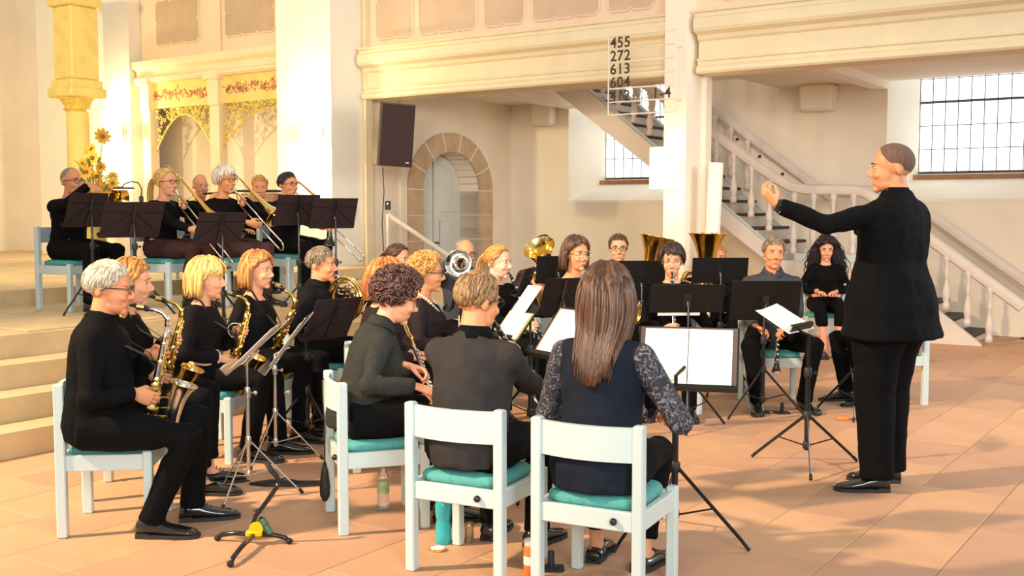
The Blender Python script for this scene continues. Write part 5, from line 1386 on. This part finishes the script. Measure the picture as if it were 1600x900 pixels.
# ================================================================ SMALL THINGS
M_teal_pl = mat('teal_plastic', (.03,.42,.46), .15, coat=.4); M_clear = mat('clear_plastic', (.86,.84,.80), .08, trans=.75, spec=.5); M_green = mat('green_cap', (.10,.42,.14), .4)
M_label = mat('bottle_label', (.10,.42,.36), .5, col2=(.70,.62,.20), vscale=30); M_orange = mat('orange_plastic', (.80,.22,.06), .4); M_yel = mat('yellow_joint', (.80,.48,.01), .35)
M_glassy = mat('jar_glass', (.85,.72,.50), .06, trans=.8); M_dgreen = mat('dark_green_case', (.05,.13,.06), .4); M_bluep = mat('blue_plastic', (.10,.10,.42), .35); M_lime = mat('lime_plastic', (.22,.60,.10), .4)
def gt(px, py, z=0.0): p = ground(px, py); return Matrix.Translation((p.x, p.y, z))
t = thing('water_bottle', 'clear plastic water bottle with green cap beside the flute player chair', 'bottle', gt(599, 795))
MB().lathe([(.026,.002),(.030,.008),(.030,.06),(.028,.07),(.030,.08),(.030,.15),(.026,.17),(.014,.195),(.0125,.215)], 20).build('bottle_body', M_clear, t, smooth='auto')
MB().lathe([(.0305,.085),(.0308,.09),(.0308,.14),(.0305,.145)], 20).build('bottle_label', M_label, t, smooth='auto')
MB().lathe([(.0145,.212),(.015,.215),(.015,.232),(.013,.235)], 16).build('bottle_cap', M_green, t, smooth='auto')
t = thing('drinking_bottle', 'teal plastic drinking bottle under the front chair', 'bottle', gt(693, 848))
MB().lathe([(.032,.0),(.036,.006),(.037,.03),(.035,.09),(.030,.105),(.035,.12),(.038,.16),(.036,.185),(.028,.20)], 24).build('bottle_body', M_teal_pl, t, smooth='auto')
MB().lathe([(.030,.198),(.031,.20),(.029,.225),(.018,.235),(.006,.24)], 20).build('bottle_cap', M_teal_pl, t, smooth='auto')
t = thing('glass_jar', 'small glass jar with amber tint beside the teal bottle', 'jar', gt(733, 846))
MB().lathe([(.018,0),(.021,.004),(.021,.07),(.018,.078),(.018,.088),(.016,.088),(.016,.076),(.018,.068),(.018,.006)], 18).build('jar_body', M_glassy, t, smooth='auto')
MB().lathe([(.0195,.076),(.0205,.078),(.0195,.082)], 18, cap=False).build('jar_thread', M_brasy, t, smooth='auto')
t = thing('jar_lid', 'round gold-rimmed lid lying on the floor', 'lid', gt(683, 860))
MB().lathe([(.034,0),(.036,.003),(.036,.010),(.033,.012),(.031,.008),(.0,.008)], 24).build('lid_disc', M_paper, t, smooth='auto')
MB().lathe([(.0362,.001),(.0375,.004),(.0365,.0125),(.034,.013)], 24, cap=False).build('lid_rim', M_brasy, t, smooth='auto')
t = thing('drink_cup', 'white and orange printed bottle behind the chair leg', 'bottle', gt(830, 903))
MB().lathe([(.028,0),(.031,.004),(.031,.13),(.028,.14)], 20).build('bottle_body', M_orange, t, smooth='auto')
MB().lathe([(.0285,.138),(.030,.14),(.030,.16),(.026,.163)], 20).build('bottle_cap', M_paper, t, smooth='auto')
MB().lathe([(.0315,.06),(.0316,.065),(.0316,.09),(.0315,.095)], 20).build('bottle_label', M_paper, t, smooth='auto')
# clarinet pegs
def peg(M, label):
    t = thing('instrument_peg', label, 'instrument stand', M, 'clarinet pegs')
    MB().cbox((0,0,.006), (.11,.075,.012), .004).lathe([(.034,.012),(.030,.016),(.022,.02)], 16).build('base', M_black, t)
    MB().lathe([(.017,.016),(.014,.03),(.014,.075),(.012,.08)], 14).build('peg', M_black, t, smooth='auto'); return t
peg(gt(861, 890), 'black clarinet peg stand on the floor behind the front chair')
peg(gt(1222, 646), 'small black peg stand beside the grey-haired clarinettist')
# saxophone floor stand
c = ground(398, 850); t = thing('saxophone_stand', 'empty black saxophone floor stand with yellow joint', 'instrument stand', Matrix.Translation((c.x, c.y, 0)))
def L_(px, py, z): p = ground(px, py) if z is None else at(px, py, c.y); return p - Vector((c.x, c.y, 0))
hubp = V(.0, .0, .045)
for px, py in ((340, 845), (452, 850), (360, 886)):
    g = ground(px, py); e = V(g.x - c.x, g.y - c.y, .014)
    lg = MB().tube([hubp, hubp.lerp(e, .55) + V(0,0,.014), e.lerp(hubp, .12) + V(0,0,.012), e], [.011,.011,.011,.010], 10).build('leg', M_blackg, t, smooth=True)
    MB().ell(e, (.016,.016,.014), nu=10, nv=8).build('rubber_foot', M_rubber, lg, smooth=True)
a0 = V(.0, .0, .05)
def rel(px, py, dy=0.0): p = at(px, py, c.y + dy); return p - Vector((c.x, c.y, 0))
MB().tube([a0, rel(394, 822), rel(400, 805), rel(412, 790), rel(432, 762), rel(436, 752)], .010, 10).build('upright', M_blackg, t, smooth=True)
MB().tube([rel(436, 754), rel(432, 744), rel(424, 735), rel(416, 722)], [.010,.012,.013,.012], 10).build('neck_rest', M_rubber, t, smooth=True)
MB().tube([rel(408, 800), rel(397, 796)], .008, 8).build('arm_peg', M_blackg, t, smooth=True)
y_ = MB(); y_.cbox((0,0,.05), (.075,.05,.03), .008); y_.lathe([(.030,-.018),(.032,-.014),(.032,.014),(.030,.018)], 16, Matrix.Translation((.01,0,.072)) @ Matrix.Rotation(PI/2, 4, 'X')); y_.build('hinge_joint', M_yel, t, smooth='auto')
t = thing('reed_case', 'small dark green case leaning on the saxophone stand', 'case', Matrix.Translation(c + V(.045,.02,.075)) @ Matrix.Rotation(-.5, 4, 'Y') @ Matrix.Rotation(.4, 4, 'Z'))
MB().cbox((0,0,0), (.034,.06,.095), .014).build('case_shell', M_dgreen, t, smooth='auto'); MB().cbox((0,0,.01), (.0355,.0615,.004), .001).build('case_seam', M_black, t)
# pouch hanging from the chair back, on a cord
ctop = CH = (TM((C1[0], C1[1], 0), 18) @ V(-.195, -.225, .66))
pp = at(507, 722, ctop.y - .02)
t = thing('hanging_pouch', 'black slim pouch hanging by a cord from the white chair back', 'pouch', Matrix.Translation(pp))
MB().tube([V(0,0,.0), V(.0,0,-.05), V(0,0,-.12), V(0,0,-.17), V(0,0,-.195)], [(.006,.006),(.018,.012),(.026,.015),(.024,.014),(.010,.008)], 12).build('pouch_body', M_black, t, smooth=True)
l = ctop - pp
MB().tube([V(0,0,-.005), V(.004,0,l.z*.4), V(l.x*.5,0,l.z*.8), l, l + V(.03,.02,.035)], .003, 6).build('cord', M_black, t, smooth=True)
# flat black case on the floor
g = ground(445, 757); t = thing('flat_case', 'flat black soft case lying between the chrome stands', 'case', Matrix.Translation((g.x, g.y, 0)) @ Matrix.Rotation(-.1, 4, 'Z'))
MB().prism([(-.19,-.03),(-.10,.05),(.06,.04),(.20,.06),(.21,-.01),(.08,-.05),(-.08,-.06)], 0, .014, axis='z').build('case_shell', M_black, t); MB().tube([V(-.1,-.02,.014), V(0,.015,.03), V(.1,.0,.014)], .005, 6).build('handle', M_black, t)
t = thing('flat_case', 'thin black case on the floor by the grey-haired clarinettist', 'case', gt(1204, 646))
MB().cbox((0,0,.011), (.10,.035,.022), .005).build('case_shell', M_black, t); MB().cbox((0,-.018,.012), (.02,.004,.008), .001).build('latch', M_chrome, t)
t = thing('sports_bottle', 'blue sports bottle with lime lid on the floor', 'bottle', gt(1155, 618))
MB().lathe([(.040,0),(.043,.006),(.043,.10),(.038,.12),(.040,.13)], 20).build('bottle_body', M_bluep, t, smooth='auto')
MB().lathe([(.0405,.128),(.042,.13),(.040,.165),(.022,.18),(.020,.195)], 20).build('bottle_lid', M_black, t, smooth='auto')
MB().cbox((-.012,-.040,.15), (.03,.012,.05), .005).build('lid_clip', M_lime, t); MB().lathe([(.0432,.004),(.0436,.008),(.0436,.02),(.0432,.024)], 20).build('base_band', M_lime, t, smooth='auto')
t = thing('cleaning_swab', 'small orange-red cloth swab lying on the floor', 'cloth', gt(1317, 656))
R = []
for i, (z, k) in enumerate(((0,.8),(.008,1),(.02,.9),(.028,.5))): R.append([V(.055*k*math.cos(a)*(1 + .12*math.sin(3*a)), .035*k*math.sin(a), z) for a in [2*PI*j/18 for j in range(18)]])
MB().rings(R).build('cloth_wad', M_orange, t, smooth=True); MB().tube([V(.04,0,.01), V(.07,-.02,.006), V(.10,.0,.004)], .003, 6).build('cord', M_black, t, smooth=True)
# water bottle near the french horn player on the steps
t = thing('water_bottle', 'clear water bottle behind the french horn player', 'bottle', Matrix.Translation(at(474, 440, 9.0)) ); zz = floor_z(t.location.x, t.location.y); t.location.z = zz
MB().lathe([(.03,.002),(.034,.01),(.034,.16),(.028,.19),(.014,.22)], 18).build('bottle_body', M_clear, t, smooth='auto'); MB().lathe([(.016,.215),(.016,.24),(.014,.243)], 14).build('bottle_cap', M_bluep, t, smooth='auto')
# trombone mute on the stand post
p = at(515, 372, 9.72); t = thing('trombone_mute', 'black trombone mute hung on the stand post', 'mute', Matrix.Translation(p) )
MB().lathe([(.012,.10),(.022,.09),(.026,.02),(.034,-.02),(.058,-.055),(.062,-.065),(.060,-.072)], 20).build('mute_body', M_blackg, t, smooth='auto'); MB().lathe([(.025,.06),(.027,.062),(.027,.085),(.024,.087)], 16).build('cork_band', M_brown, t, smooth='auto')
# clip-on lamp
p = at(213, 315, 8.72); t = thing('clip_lamp', 'small clip-on stand lamp with gooseneck and lit bar', 'lamp', Matrix.Translation(p))
MB().cbox((.04,0,.02), (.03,.03,.05), .006).build('clip', M_black, t)
MB().tube([V(.04,0,.04), V(.045,0,.10), V(.02,0,.15), V(-.04,0,.16), V(-.09,0,.14), V(-.11,0,.115)], .005, 8).build('gooseneck', M_black, t, smooth=True)
MB().cbox((-.10,0,.105), (.16,.03,.018), .004).build('lamp_head', M_black, t); MB().cbox((-.10,-.004,.096), (.15,.026,.006), .002).build('lamp_bar', mat('led_bar', (1,1,.9), .4, emit=3.0), t)
# loudspeaker, cable, junction box
c = at(619, 211, 13.25); t = thing('loudspeaker', 'tall dark loudspeaker mounted high beside the white pillar', 'loudspeaker', Matrix.Translation(c) @ Matrix.Rotation(math.radians(20), 4, 'Z') @ Matrix.Rotation(math.radians(3), 4, 'Y') @ Matrix.Rotation(math.radians(4), 4, 'X'))
MB().cbox((0,.16,0), (.44,.34,.76), .012).build('cabinet', mat('speaker_cabinet', (.10,.065,.04), .6), t)
MB().cbox((.012,-.018,0), (.40,.02,.73), .006).build('grille', mat('speaker_grille', (.045,.022,.022), .85, bump=.5, bscale=250), t)
MB().cbox((.15,-.030,-.325), (.04,.004,.012), .001).build('badge', M_paper, t)
MB().cbox((-.03,.38,.0), (.12,.12,.2), .01).build('bracket', M_black, t)
w_ = MB(); pts = [at(598, 262, 13.5), at(600, 300, 13.55), at(597, 350, 13.55), at(600, 400, 13.55), at(598, 470, 13.5)]; o = w_.tube(pts, .006, 6).build('speaker_cable', M_black, smooth=True); tag(o, 'black cable hanging below the loudspeaker', 'cable')
t = thing('junction_box', 'small dark switch box on the wall below the loudspeaker', 'switch box', Matrix.Translation(at(606, 321, 13.7)))
MB().cbox((0,0,0), (.07,.05,.11), .006).build('box_shell', M_black, t); MB().lathe([(.012,0),(.012,.02),(.009,.024)], 10, Matrix.Translation((0,-.025,.02)) @ Matrix.Rotation(PI/2, 4, 'X')).build('switch', M_chrome, t)
# handrail by the door
a, b = at(606, 335, 13.75), at(702, 400, 13.9); t = thing('handrail', 'white sloping handrail in front of the arched door', 'handrail', Matrix.Translation((a.x, a.y, 0)))
o = Vector((a.x, a.y, 0)); MB().tube([a - o, b - o, b - o + V(.05,0,-.03)], [(.03,.02)]*3, 8).build('rail', M_offw, t, smooth='auto')
MB().tube([V(0,0,0), a - o], .022, 10).build('post', M_offw, t, smooth='auto'); MB().tube([V(b.x-o.x, b.y-o.y, 0), b - o], .022, 10).build('post', M_offw, t, smooth='auto')
MB().tube([V(0,0,a.z - .55), b - o + V(0,0,-.55)], .014, 8).build('lower_rail', M_offw, t, smooth='auto')
# tall candle
cc = at(1108, 300, 11.35); t = thing('pillar_candle', 'tall thick white candle on a stand beside the column', 'candle', Matrix.Translation((cc.x, cc.y, 0)) @ Matrix.Rotation(.035, 4, 'Y'))
ct = at(1110, 254, 11.35).z; MB().lathe([(.074,.95),(.075,.96),(.075,ct-.01),(.070,ct),(.0,ct-.006)], 28).build('wax', M_wax, t, smooth='auto'); MB().tube([V(0,0,ct-.01), V(.002,0,ct+.012)], .003, 6).build('wick', M_black, t)
MB().lathe([(.16,0),(.16,.03),(.05,.06),(.03,.12),(.03,.85),(.06,.90),(.10,.92),(.10,.95)], 20).build('candle_stand', M_brown, t, smooth='auto')
# hymn board
tl = at(951, 60, 11.05); u = (W(1,0,0) - W(0,0,0)); Mh = Matrix((u, V(0,0,1).cross(u), V(0,0,1))).transposed().to_4x4(); Mh.translation = at(951, 180, 11.02)
t = thing('hymn_board', 'white open-slat hymn number board hung on the gallery column', 'hymn board', Mh)
wd = .735; ht = (180-60)*11.02/F
ys = [0, .125, .258, .388, .518, .648]      # slat heights from the bottom
fr = MB().cbox((-.006, 0, ht/2), (.012, .012, ht), .003); fr.build('frame_rod', M_offw, t); MB().cbox((wd, 0, ht/2 + .01), (.012, .012, ht + .02), .003).build('frame_rod', M_offw, t)
for y in ys: MB().cbox((wd/2, 0, y), (wd, .014, .014), .003).build('slat', M_offw, t)
MB().cbox((wd/2, 0, ht), (wd, .010, .010), .003).build('slat', M_offw, t)
for y in (.12, .62): MB().cbox((wd + .035, .02, y), (.06, .03, .03), .005).build('hinge', M_offw, t)
def numtext(txt, x, z, size, par):
    cu = bpy.data.curves.new('numeral', 'FONT'); cu.body = txt; cu.size = size; cu.extrude = .0015; cu.offset = .0022; cu.space_character = 1.08
    tmp = bpy.data.objects.new('tmp', cu); C.objects.link(tmp); dg = bpy.context.evaluated_depsgraph_get()
    me = bpy.data.meshes.new_from_object(tmp.evaluated_get(dg)); bpy.data.objects.remove(tmp); me.materials.clear(); me.materials.append(M_ink)
    return link('numerals', me, par, Matrix.Translation((x, -.016, z)) @ Matrix.Rotation(PI/2, 4, 'X'))
for txt, y in (('455', .66), ('272', .53), ('613', .40), ('604', .27), ('412', .137)): numtext(txt, .022, y, .145, t)
numtext('1-4', .495, .137, .145, t)
# flowers by the altar
fp = at(148, 300, 10.4); zb = PZ + .15
t = thing('flower_arrangement', 'tall golden yellow flower arrangement beside the altar column', 'flowers', Matrix.Translation((fp.x, fp.y, zb)))
MB().lathe([(.14,0),(.16,.05),(.11,.3),(.09,.5),(.13,.62),(.12,.62),(.08,.5)], 20).cbox((0,0,.0), (.4,.4,.02), .005).build('vase', M_gold, t, smooth='auto')
M_pet = [mat('petal_orange', (.82,.40,.03), .6), mat('petal_yellow', (.88,.58,.05), .6)]; M_core = mat('flower_core', (.35,.12,.03), .7); M_leaf = mat('leaf_green', (.25,.30,.03), .6)
fm = []
for m in M_pet:
    b = MB()
    for k in range(9):
        a = 2*PI*k/9; Mk = Matrix.Rotation(a, 4, 'Z') @ Matrix.Translation((.034,0,.004)) @ Matrix.Rotation(-.35, 4, 'Y'); b.ell((0,0,0), (.030,.015,.004), Mk, nu=8, nv=4, mi=0)
    b.ell((0,0,.008), (.017,.017,.010), nu=10, nv=6, mi=1); me = b.mesh('flower'); me.materials.append(m); me.materials.append(M_core); me.polygons.foreach_set('material_index', b.m); fm.append(me)
rf = random.Random(12); sm = MB()
for k in range(30):
    a = rf.uniform(0, 6.28); r = rf.uniform(.03, .22); z = rf.uniform(.62, 1.42); r *= 1.15 - .6*(z-.62)/.8; q = V(r*math.cos(a), r*math.sin(a)*.8, z)
    link('flower', fm[k % 2], t, Matrix.Translation(q) @ V(math.cos(a)*.6 + .2, -1, .25).to_track_quat('Z', 'Y').to_matrix().to_4x4() @ Matrix.Scale(rf.uniform(.8, 1.35), 4))
    sm.tube([V(0,0,.55), q*.5 + V(0,0,.35), q - V(0,-.01,.01)], .004, 5)
for k in range(26):
    a = rf.uniform(0, 6.28); r = rf.uniform(.05, .2); z = rf.uniform(.6, 1.2); sm.ell((0,0,0), (.05,.018,.004), Matrix.Translation((r*math.cos(a), r*math.sin(a), z)) @ Matrix.Rotation(a, 4, 'Z') @ Matrix.Rotation(-.8, 4, 'Y'), nu=8, nv=4)
sm.build('stems_and_leaves', M_leaf, t, smooth=True)
# brown table behind the trombones
p = at(416, 330, 12.2); zf = floor_z(p.x, p.y); t = thing('side_table', 'brown wooden cabinet with dark top behind the trombone players', 'cabinet', Matrix.Translation((p.x, p.y, zf)) @ Matrix.Rotation(TH*.5, 4, 'Z'))
zt = at(416, 297, 12.2).z - zf
MB().cbox((0,0,zt/2 - .02), (.44,.36,zt - .04), .01).build('body', M_brown, t); MB().cbox((0,0,zt - .012), (.50,.42,.024), .006).build('top', M_black, t)
for s in (-1, 1): MB().cbox((s*.105,-.186,zt/2 - .02), (.19,.012,zt - .14), .004).build('door', M_brown, t)
# small folding wire stand foot at the lower right of the front chair
